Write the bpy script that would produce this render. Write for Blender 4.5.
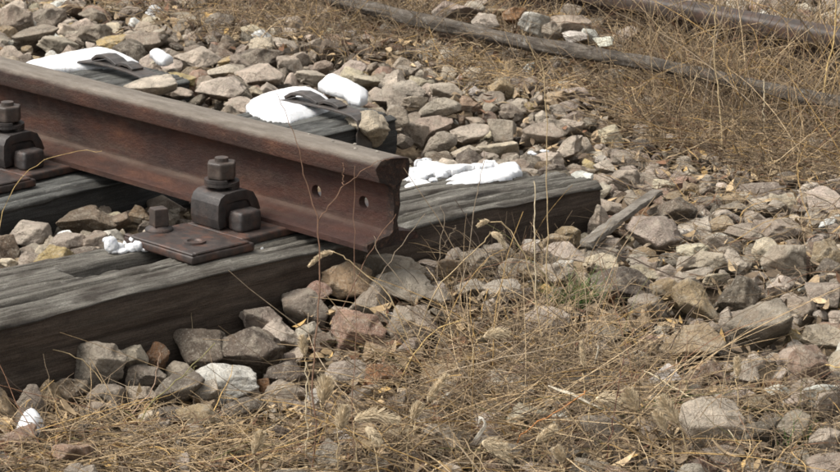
import bpy, bmesh, math, random
import numpy as np
from mathutils import Vector, Matrix
from mathutils.bvhtree import BVHTree

# ------------------------------------------------------------------ camera, sky, sun, exposure
for o in list(bpy.data.objects):
    bpy.data.objects.remove(o)
scene = bpy.context.scene
COL = scene.collection
CAM = np.array([3.2365, -3.11434, 1.23064]); YAW = 2.36624; PITCH = 0.26101; ROLL = 0.01051; FPX = 2805.63
vd = np.array([math.cos(YAW)*math.cos(PITCH), math.sin(YAW)*math.cos(PITCH), -math.sin(PITCH)])
vr = np.array([math.sin(YAW), -math.cos(YAW), 0.0]); vu = np.cross(vr, vd)
r2 = vr*math.cos(ROLL)+vu*math.sin(ROLL); u2 = -vr*math.sin(ROLL)+vu*math.cos(ROLL)
cam_data = bpy.data.cameras.new('camera')
cam = bpy.data.objects.new('camera', cam_data); COL.objects.link(cam)
M = Matrix(((r2[0], u2[0], -vd[0], CAM[0]), (r2[1], u2[1], -vd[1], CAM[1]), (r2[2], u2[2], -vd[2], CAM[2]), (0, 0, 0, 1)))
cam.matrix_world = M
cam_data.sensor_width = 36.0; cam_data.lens = FPX/840.0*36.0; cam_data.clip_end = 500
cam_data.dof.use_dof = True; cam_data.dof.focus_distance = 4.75; cam_data.dof.aperture_fstop = 30
scene.camera = cam
SUN_EL = math.radians(54); SUN_AZ = math.radians(236)       # azimuth measured from +X
world = bpy.data.worlds.new('World'); scene.world = world; world.use_nodes = True
wn = world.node_tree; bg = wn.nodes['Background']
sky = wn.nodes.new('ShaderNodeTexSky'); sky.sky_type = 'NISHITA'; sky.sun_disc = False
sky.sun_elevation = SUN_EL; sky.sun_rotation = math.radians(90)-SUN_AZ
sky.dust_density = 5.0; sky.air_density = 1.0; sky.ozone_density = 1.0
hs = wn.nodes.new('ShaderNodeHueSaturation'); hs.inputs['Saturation'].default_value = 0.05
wn.links.new(sky.outputs[0], hs.inputs['Color']); wn.links.new(hs.outputs[0], bg.inputs[0])
bg.inputs[1].default_value = 0.15
sd = bpy.data.lights.new('sun', 'SUN'); sd.energy = 2.0; sd.angle = math.radians(24); sd.color = (1.0, 0.915, 0.80)
sun = bpy.data.objects.new('sun', sd); COL.objects.link(sun)
sv = Vector((math.cos(SUN_AZ)*math.cos(SUN_EL), math.sin(SUN_AZ)*math.cos(SUN_EL), math.sin(SUN_EL)))
sun.rotation_euler = sv.to_track_quat('Z', 'Y').to_euler(); sun.location = sv*10
scene.view_settings.view_transform = 'Standard'; scene.view_settings.look = 'None'
scene.view_settings.gamma = 1.0; scene.view_settings.exposure = 0.80
scene.render.engine = 'CYCLES'
scene.cycles.filter_width = 1.7
scene.cycles.max_bounces = 6

rng = np.random.RandomState(11)
random.seed(5)

# ------------------------------------------------------------------ helpers
def project(P):
    v = np.asarray(P, float)-CAM; z = v @ vd
    return np.array([420+FPX*(v @ r2)/z, 236-FPX*(v @ u2)/z]), z

def vnoise(P, seed=0):
    """value noise, P (n,3) -> (n,) in -1..1"""
    P = np.asarray(P, float); i = np.floor(P).astype(np.int64); f = P-i; f = f*f*(3-2*f)
    def h(a, b, c):
        n = (a*374761393+b*668265263+c*2147483647+seed*144665) & 0xffffffff
        n = ((n ^ (n >> 13))*1274126177) & 0xffffffff
        n = ((n ^ (n >> 16))*2246822519) & 0xffffffff
        return ((n ^ (n >> 15)) & 0xffff)/32767.5-1
    x, y, z = i[:, 0], i[:, 1], i[:, 2]; r = 0
    for dx in (0, 1):
        for dy in (0, 1):
            for dz in (0, 1):
                w = (f[:, 0] if dx else 1-f[:, 0])*(f[:, 1] if dy else 1-f[:, 1])*(f[:, 2] if dz else 1-f[:, 2])
                r = r+w*h(x+dx, y+dy, z+dz)
    return r

def fbm(P, octv=4, seed=0):
    s = 0; a = 1; t = 0; P = np.asarray(P, float)
    for k in range(octv):
        s = s+a*vnoise(P*2**k+17.3*k, seed+k); t += a; a *= .55
    return s/t

def sm(a, b, x):
    t = np.clip((np.asarray(x, float)-a)/(b-a), 0, 1); return t*t*(3-2*t)

#GBEGIN
def g(x, y):
    """height of the ballast surface (sleeper tops are z = 0, the rail runs along X at y = 0)"""
    x = np.asarray(x, float); y = np.asarray(y, float)
    front = -.150+.055*sm(-.45, .15, y)-.02*sm(.5, 1.1, y)
    front = front-.05*sm(.1, .9, x)*0+.0*x
    crib = -.075+.0*x                       # between the sleepers
    back = -.040+.0*x
    t = sm(-.16, -.42, x)*1.0
    inner = np.where(x > -.85, crib, back)
    side = sm(.62, .95, y)                  # beyond the sleeper ends
    z = front*(1-t)+inner*t
    z = z*(1-side)+(-.095+.035*sm(-.3, -1.2, x))*side
    z = z+.035*sm(1.5, 1.9, y)*sm(-.2, -1.0, x)
    n = np.sin(x*7.1+1.3)*np.sin(y*6.3+.4)*.010+np.sin(x*15+y*11)*.004+np.sin(x*2.1-y*1.7+2)*.008
    return z+n
#GEND

def new_mesh(name, V, F, smooth=True):
    V = np.asarray(V, np.float32); F = np.asarray(F, np.int32)
    me = bpy.data.meshes.new(name); k = F.shape[1]
    me.vertices.add(len(V)); me.vertices.foreach_set('co', V.ravel())
    me.loops.add(F.size); me.loops.foreach_set('vertex_index', F.ravel())
    me.polygons.add(len(F)); me.polygons.foreach_set('loop_start', np.arange(0, F.size, k, dtype=np.int32))
    me.polygons.foreach_set('loop_total', np.full(len(F), k, np.int32))
    me.polygons.foreach_set('use_smooth', np.full(len(F), bool(smooth)))
    me.update(calc_edges=True); me.validate()
    return me

def set_col(me, C):
    C = np.asarray(C, np.float32)
    if C.shape[1] == 3: C = np.concatenate([C, np.ones((len(C), 1), np.float32)], 1)
    a = me.attributes.new('tint', 'FLOAT_COLOR', 'POINT'); a.data.foreach_set('color', C.ravel())

def link(name, me, mat, parent=None):
    o = bpy.data.objects.new(name, me); COL.objects.link(o)
    if mat is not None and not me.materials: me.materials.append(mat)
    if parent: o.parent = parent
    return o

def tag(o, label=None, cat=None, group=None, kind=None):
    if label: o['label'] = label
    if cat: o['category'] = cat
    if group: o['group'] = group
    if kind: o['kind'] = kind
    return o

def empty(name, loc, rz=0):
    o = bpy.data.objects.new(name, None); COL.objects.link(o); o.location = loc; o.rotation_euler = (0, 0, rz)
    o.empty_display_size = .05
    return o

def from_bm(name, bm, mat, parent=None, smooth=False, bevel=0, seg=2, rough=0):
    me = bpy.data.meshes.new(name)
    if bevel:
        bmesh.ops.bevel(bm, geom=bm.edges[:], offset=bevel, segments=seg, affect='EDGES', profile=.6, clamp_overlap=True)
    if rough:
        bmesh.ops.subdivide_edges(bm, edges=[e for e in bm.edges if e.calc_length() > .012], cuts=5, use_grid_fill=True)
        bm.normal_update(); co = np.array([v.co[:] for v in bm.verts]); dn = fbm(co*55, 3, 31)*rough+fbm(co*160, 2, 37)*rough*.5
        for v, q in zip(bm.verts, dn): v.co += v.normal*q
        smooth = True
    bmesh.ops.recalc_face_normals(bm, faces=bm.faces[:])
    bm.to_mesh(me); bm.free()
    if smooth:
        for p in me.polygons: p.use_smooth = True
    return link(name, me, mat, parent)

def box(bm, x0, x1, y0, y1, z0, z1, rot=0, piv=(0, 0)):
    r = bmesh.ops.create_cube(bm, size=1)
    for v in r['verts']:
        v.co = Vector((x0+(v.co.x+.5)*(x1-x0), y0+(v.co.y+.5)*(y1-y0), z0+(v.co.z+.5)*(z1-z0)))
    if rot:
        bmesh.ops.rotate(bm, verts=r['verts'], cent=(piv[0], piv[1], 0), matrix=Matrix.Rotation(rot, 3, 'Z'))
    return r['verts']

def prism(bm, n, r, z0, z1, cx=0, cy=0, rot=0, r_top=None):
    r_top = r if r_top is None else r_top
    a = [2*math.pi*k/n+rot for k in range(n)]
    lo = [bm.verts.new((cx+r*math.cos(t), cy+r*math.sin(t), z0)) for t in a]
    hi = [bm.verts.new((cx+r_top*math.cos(t), cy+r_top*math.sin(t), z1)) for t in a]
    bm.faces.new(hi); bm.faces.new(lo[::-1])
    for k in range(n): bm.faces.new((lo[k], lo[(k+1) % n], hi[(k+1) % n], hi[k]))

def ring_profile(bm, prof, n=32, cx=0, cy=0):
    """solid of revolution, prof = [(r, z)...] closed loop"""
    rows = []
    for k in range(n):
        t = 2*math.pi*k/n
        rows.append([bm.verts.new((cx+r*math.cos(t), cy+r*math.sin(t), z)) for r, z in prof])
    m = len(prof)
    for k in range(n):
        a, b = rows[k], rows[(k+1) % n]
        for j in range(m): bm.faces.new((a[j], b[j], b[(j+1) % m], a[(j+1) % m]))

# ------------------------------------------------------------------ materials
def nodes(name, rough=.9):
    m = bpy.data.materials.new(name); m.use_nodes = True; nt = m.node_tree
    b = nt.nodes['Principled BSDF']; b.inputs['Roughness'].default_value = rough
    b.inputs['Specular IOR Level'].default_value = .25
    return m, nt, b

def N(nt, t, **kw):
    n = nt.nodes.new(t)
    for k, v in kw.items():
        if k.startswith('i_'): n.inputs[k[2:].replace('_', ' ')].default_value = v
        else: setattr(n, k, v)
    return n

def noise(nt, vec, scale, detail=5, rough=.55):
    n = N(nt, 'ShaderNodeTexNoise'); n.inputs['Scale'].default_value = scale
    n.inputs['Detail'].default_value = detail; n.inputs['Roughness'].default_value = rough
    if vec is not None: nt.links.new(vec, n.inputs['Vector'])
    return n.outputs['Fac']

def ramp(nt, fac, stops):
    r = N(nt, 'ShaderNodeValToRGB'); e = r.color_ramp.elements
    e[0].position = stops[0][0]; e[1].position = stops[-1][0]
    for s in stops[1:-1]: e.new(s[0])
    for el, s in zip(sorted(e, key=lambda q: q.position), stops):
        c = s[1]; el.color = (c, c, c, 1) if not hasattr(c, '__len__') else (*c, 1)
    nt.links.new(fac, r.inputs[0]); return r.outputs[0]

def mix(nt, fac, a, b, mode='MIX'):
    m = N(nt, 'ShaderNodeMix'); m.data_type = 'RGBA'; m.blend_type = mode
    for s, v in ((0, fac), (6, a), (7, b)):
        if hasattr(v, 'is_linked') or hasattr(v, 'node'): nt.links.new(v, m.inputs[s])
        elif s == 0: m.inputs[0].default_value = v
        else: m.inputs[s].default_value = (*v, 1)
    return m.outputs[2]

def bump(nt, b, h, strength, dist):
    n = N(nt, 'ShaderNodeBump'); n.inputs['Strength'].default_value = strength; n.inputs['Distance'].default_value = dist
    nt.links.new(h, n.inputs['Height']); nt.links.new(n.outputs[0], b.inputs['Normal'])

def scaled(nt, vec, s):
    m = N(nt, 'ShaderNodeMapping'); m.inputs['Scale'].default_value = s; nt.links.new(vec, m.inputs['Vector'])
    return m.outputs[0]

def rock_mat(name, individual):
    m, nt, b = nodes(name, .93)
    pos = N(nt, 'ShaderNodeNewGeometry').outputs['Position']
    if individual: base = N(nt, 'ShaderNodeObjectInfo').outputs['Color']
    else: base = N(nt, 'ShaderNodeAttribute', attribute_name='tint').outputs['Color']
    big = ramp(nt, noise(nt, pos, 22, 4, .6), [(.3, .58), (.5, 1.0), (.70, 1.40)])
    c = mix(nt, 1.0, base, big, 'MULTIPLY')
    # grey lichen / dust patches, rusty stain patches, pale chipped specks, dark pits
    c = mix(nt, ramp(nt, noise(nt, pos, 38, 6, .7), [(.50, 0.0), (.62, .55)]), c, (.47, .415, .33))
    c = mix(nt, ramp(nt, noise(nt, scaled(nt, pos, (1, 1.2, .9)), 17, 5, .65), [(.60, 0.0), (.72, .45)]), c, (.27, .175, .105))
    c = mix(nt, ramp(nt, noise(nt, pos, 240, 3, .7), [(.56, 0.0), (.68, .55)]), c, (.60, .55, .46))
    c = mix(nt, ramp(nt, noise(nt, scaled(nt, pos, (1.3, 1, 1)), 150, 5, .75), [(.30, .75), (.44, 0.0)]), c, (.085, .075, .062))
    vein = N(nt, 'ShaderNodeTexVoronoi', feature='DISTANCE_TO_EDGE'); vein.inputs['Scale'].default_value = 26
    dv = N(nt, 'ShaderNodeVectorMath', operation='ADD'); nz = N(nt, 'ShaderNodeTexNoise'); nz.inputs['Scale'].default_value = 30
    nt.links.new(pos, nz.inputs['Vector']); sc_ = N(nt, 'ShaderNodeVectorMath', operation='SCALE'); sc_.inputs['Scale'].default_value = .06
    nt.links.new(nz.outputs['Color'], sc_.inputs[0]); nt.links.new(pos, dv.inputs[0]); nt.links.new(sc_.outputs[0], dv.inputs[1])
    nt.links.new(dv.outputs[0], vein.inputs['Vector'])
    c = mix(nt, ramp(nt, vein.outputs['Distance'], [(.0, .5), (.02, 0.0)]), c, (.13, .11, .09))
    nt.links.new(c, b.inputs['Base Color'])
    h1 = noise(nt, pos, 70, 8, .68); h2 = noise(nt, pos, 330, 4, .7)
    s = N(nt, 'ShaderNodeMath', operation='MULTIPLY_ADD'); s.inputs[1].default_value = .35
    nt.links.new(h2, s.inputs[0]); nt.links.new(h1, s.inputs[2])
    bump(nt, b, s.outputs[0], 1.0, .022)
    return m

M_ROCK = rock_mat('limestone', True); M_ROCKS = rock_mat('limestone_rubble', False)

def soil_mat():
    m, nt, b = nodes('soil', 1.0); pos = N(nt, 'ShaderNodeNewGeometry').outputs['Position']
    c = ramp(nt, noise(nt, pos, 60, 8, .7), [(.3, (.060, .043, .028)), (.5, (.15, .110, .070)), (.7, (.27, .215, .145))])
    nt.links.new(c, b.inputs['Base Color']); bump(nt, b, noise(nt, pos, 90, 8, .75), 1.0, .02); return m
M_SOIL = soil_mat()

def rail_mat(name='rusty_steel', top0=.128, top1=.150, wear=True):
    m, nt, b = nodes(name, .72)
    b.inputs['Specular IOR Level'].default_value = .35
    tc = N(nt, 'ShaderNodeTexCoord').outputs['Object']
    st = scaled(nt, tc, (.35, 1, 1))
    c = ramp(nt, noise(nt, st, 22, 8, .68), [(.30, (.012, .0050, .0034)), (.46, (.031, .0122, .0072)), (.60, (.055, .0205, .0110)), (.74, (.105, .042, .020))])
    c = mix(nt, ramp(nt, noise(nt, scaled(nt, tc, (.12, 1, 1.6)), 38, 5, .6), [(.5, 0.0), (.68, .45)]), c, (.060, .042, .030))
    c = mix(nt, ramp(nt, noise(nt, tc, 260, 4, .7), [(.6, 0.0), (.75, .5)]), c, (.035, .02, .016))
    c = mix(nt, 1.0, c, ramp(nt, noise(nt, tc, 420, 4, .8), [(.35, .6), (.5, 1.0), (.65, 1.4)]), 'MULTIPLY')
    c = mix(nt, ramp(nt, noise(nt, scaled(nt, tc, (.6, 1, .35)), 75, 6, .75), [(.60, 0.0), (.70, .55)]), c, (.115, .052, .026))
    if wear:
        sx = N(nt, 'ShaderNodeSeparateXYZ'); nt.links.new(tc, sx.inputs[0])
        w = N(nt, 'ShaderNodeMath', operation='MULTIPLY_ADD'); w.inputs[1].default_value = .010
        nt.links.new(noise(nt, st, 60, 6, .7), w.inputs[0]); nt.links.new(sx.outputs['Z'], w.inputs[2])
        mr = N(nt, 'ShaderNodeMapRange'); mr.inputs['From Min'].default_value = .1405; mr.inputs['From Max'].default_value = .1485
        nt.links.new(w.outputs[0], mr.inputs['Value'])
        grey = ramp(nt, noise(nt, scaled(nt, tc, (.25, 1.5, 1.5)), 45, 7, .7), [(.25, (.090, .074, .058)), (.5, (.160, .137, .112)), (.75, (.25, .22, .183))])
        grey = mix(nt, ramp(nt, noise(nt, tc, 210, 3, .7), [(.62, 0.0), (.72, .55)]), grey, (.12, .075, .05))
        c = mix(nt, mr.outputs[0], c, grey)
        # dust settled along the line where the web meets the foot; redder scale towards the cut end
        ln_ = ramp(nt, sx.outputs['Z'], [(.0195, 0.0), (.0220, .8), (.0262, .6), (.031, 0.0)])
        ln2 = N(nt, 'ShaderNodeMath', operation='MULTIPLY'); nt.links.new(ln_, ln2.inputs[0]); nt.links.new(ramp(nt, noise(nt, st, 30, 5, .6), [(.35, .15), (.6, 1.0)]), ln2.inputs[1])
        c = mix(nt, ln2.outputs[0], c, (.105, .075, .055))
        xr = N(nt, 'ShaderNodeMapRange'); xr.inputs['From Min'].default_value = -.75; xr.inputs['From Max'].default_value = -.1; xr.inputs['To Max'].default_value = .22
        nt.links.new(sx.outputs['X'], xr.inputs['Value']); zr = N(nt, 'ShaderNodeMapRange'); zr.inputs['From Min'].default_value = .13; zr.inputs['From Max'].default_value = .10
        nt.links.new(sx.outputs['Z'], zr.inputs['Value']); xz = N(nt, 'ShaderNodeMath', operation='MULTIPLY'); nt.links.new(xr.outputs[0], xz.inputs[0]); nt.links.new(zr.outputs[0], xz.inputs[1])
        c = mix(nt, xz.outputs[0], c, (.062, .021, .017))
        # the corroded cut face
        er = N(nt, 'ShaderNodeMapRange'); er.inputs['From Min'].default_value = -.016; er.inputs['From Max'].default_value = -.006; nt.links.new(sx.outputs['X'], er.inputs['Value'])
        c = mix(nt, er.outputs[0], c, ramp(nt, noise(nt, tc, 120, 6, .75), [(.35, (.010, .006, .005)), (.52, (.030, .016, .011)), (.68, (.10, .05, .03))]))
    nt.links.new(c, b.inputs['Base Color'])
    nt.links.new(ramp(nt, noise(nt, tc, 50, 5), [(.3, .6), (.7, .85)]), b.inputs['Roughness'])
    bump(nt, b, noise(nt, scaled(nt, tc, (.6, 1, 1)), 190, 8, .78), .9, .005)
    return m
M_RAIL = rail_mat()

def iron_mat(name, lo, mid, hi, rust=(.16, .065, .032), rf=.45):
    m, nt, b = nodes(name, .55); b.inputs['Specular IOR Level'].default_value = .5
    tc = N(nt, 'ShaderNodeTexCoord').outputs['Object']
    c = ramp(nt, noise(nt, tc, 55, 7, .65), [(.3, lo), (.5, mid), (.75, hi)])
    c = mix(nt, ramp(nt, noise(nt, tc, 34, 6, .7), [(.48, 0.0), (.64, rf)]), c, rust)
    nt.links.new(c, b.inputs['Base Color'])
    bump(nt, b, noise(nt, tc, 260, 5, .7), .5, .0015); return m
M_RAIL2 = iron_mat('far_rail_steel', (.014, .010, .008), (.032, .022, .016), (.06, .044, .033), (.075, .035, .02), .6)
M_IRON = iron_mat('dark_iron', (.012, .010, .0095), (.024, .0195, .018), (.050, .040, .035), (.075, .034, .02), .4)
M_PLATE = iron_mat('rusty_plate', (.014, .010, .009), (.028, .020, .017), (.060, .044, .037), (.10, .040, .022), .6)
M_NUT = iron_mat('brown_nut', (.020, .015, .012), (.040, .029, .023), (.085, .065, .053), (.075, .038, .024), .4)
M_STRAP = iron_mat('steel_strap', (.022, .020, .019), (.045, .040, .037), (.085, .075, .068), (.10, .06, .04), .3)

def wood_mat(name, top_cols, side_cols, gs=1.0, along='y'):
    m, nt, b = nodes(name, .88)
    tc = N(nt, 'ShaderNodeTexCoord').outputs['Object']
    gr = scaled(nt, tc, (1, .045, 1) if along == 'y' else (.045, 1, 1)); gr2 = scaled(nt, tc, (1, .10, 1) if along == 'y' else (.10, 1, 1))
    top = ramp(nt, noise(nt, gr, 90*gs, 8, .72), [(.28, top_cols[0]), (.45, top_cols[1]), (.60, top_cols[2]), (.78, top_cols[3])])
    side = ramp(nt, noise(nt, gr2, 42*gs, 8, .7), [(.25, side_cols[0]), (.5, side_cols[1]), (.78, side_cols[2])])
    fac = N(nt, 'ShaderNodeAttribute', attribute_name='tint').outputs['Color']
    sep = N(nt, 'ShaderNodeSeparateColor'); nt.links.new(fac, sep.inputs[0])
    f = N(nt, 'ShaderNodeMath', operation='MULTIPLY_ADD'); f.inputs[1].default_value = .9; f.use_clamp = True
    wob = N(nt, 'ShaderNodeMath', operation='MULTIPLY_ADD'); wob.inputs[1].default_value = .9; wob.inputs[2].default_value = -.43
    nt.links.new(noise(nt, gr2, 30, 6, .7), wob.inputs[0]); nt.links.new(sep.outputs[0], f.inputs[0]); nt.links.new(wob.outputs[0], f.inputs[2])
    top = mix(nt, ramp(nt, noise(nt, scaled(nt, tc, (1, .09, 1) if along == 'y' else (.09, 1, 1)), 230, 6, .75), [(.34, .85), (.43, 0.0)]), top, (.045, .038, .032))
    top = mix(nt, ramp(nt, noise(nt, scaled(nt, tc, (1, .3, 1)), 70, 6, .75), [(.55, 0.0), (.68, .5)]), top, (.36, .345, .31))
    side = mix(nt, ramp(nt, noise(nt, scaled(nt, tc, (1, .25, 1)), 60, 7, .75), [(.56, 0.0), (.72, .55)]), side, (.085, .066, .052))
    fib = ramp(nt, noise(nt, scaled(nt, tc, (1, .03, 1) if along == 'y' else (.03, 1, 1)), 420, 5, .8), [(.32, .62), (.5, 1.0), (.68, 1.35)])
    spk = ramp(nt, noise(nt, tc, 380, 3, .8), [(.35, .72), (.5, 1.0), (.65, 1.22)])
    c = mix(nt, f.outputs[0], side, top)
    c = mix(nt, 1.0, c, fib, 'MULTIPLY'); c = mix(nt, 1.0, c, spk, 'MULTIPLY')
    # dark tarry blotches and crack lines (green channel = crack depth)
    c = mix(nt, ramp(nt, noise(nt, scaled(nt, tc, (1, .4, 1)), 16, 6, .65), [(.50, 0.0), (.66, .8)]), c, side_cols[0])
    c = mix(nt, sep.outputs[1], c, (.018, .014, .012))
    nt.links.new(c, b.inputs['Base Color'])
    bump(nt, b, noise(nt, gr, 150*gs, 8, .75), .9, .006)
    return m
M_WOOD = wood_mat('weathered_oak', ((.045, .040, .034), (.100, .093, .080), (.170, .160, .138), (.27, .255, .225)),
                  ((.024, .0175, .013), (.066, .049, .037), (.13, .098, .075)))
M_TAR = wood_mat('tarred_timber', ((.045, .046, .043), (.080, .081, .076), (.125, .125, .116), (.20, .198, .182)),
                 ((.020, .020, .019), (.040, .039, .037), (.072, .069, .064)))
M_POLE = wood_mat('grey_stake_wood', ((.10, .088, .072), (.17, .15, .125), (.24, .215, .18), (.36, .33, .29)),
                  ((.06, .05, .04), (.12, .10, .08), (.2, .17, .14)))
M_POLE2 = wood_mat('old_pole_wood', ((.03, .026, .022), (.07, .058, .047), (.12, .102, .082), (.22, .195, .16)),
                  ((.03, .025, .02), (.06, .05, .04), (.1, .085, .07)), along='x')

def snow_mat():
    m, nt, b = nodes('snow', .75); b.inputs['Base Color'].default_value = (.70, .71, .725, 1)
    b.inputs['Subsurface Weight'].default_value = .25; b.inputs['Subsurface Radius'].default_value = (.01, .012, .014); b.inputs['Subsurface Scale'].default_value = .6
    pos = N(nt, 'ShaderNodeNewGeometry').outputs['Position']
    bump(nt, b, noise(nt, pos, 170, 8, .75), .8, .007); return m
M_SNOW = snow_mat()

def straw_mat():
    m, nt, b = nodes('dry_stalk', .8)
    col = N(nt, 'ShaderNodeAttribute', attribute_name='tint').outputs['Color']
    pos = N(nt, 'ShaderNodeNewGeometry').outputs['Position']
    c = mix(nt, 1.0, col, ramp(nt, noise(nt, pos, 130, 4, .6), [(.3, .62), (.7, 1.3)]), 'MULTIPLY')
    nt.links.new(c, b.inputs['Base Color'])
    b.inputs['Transmission Weight'].default_value = 0; return m
M_STRAW = straw_mat()

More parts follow.
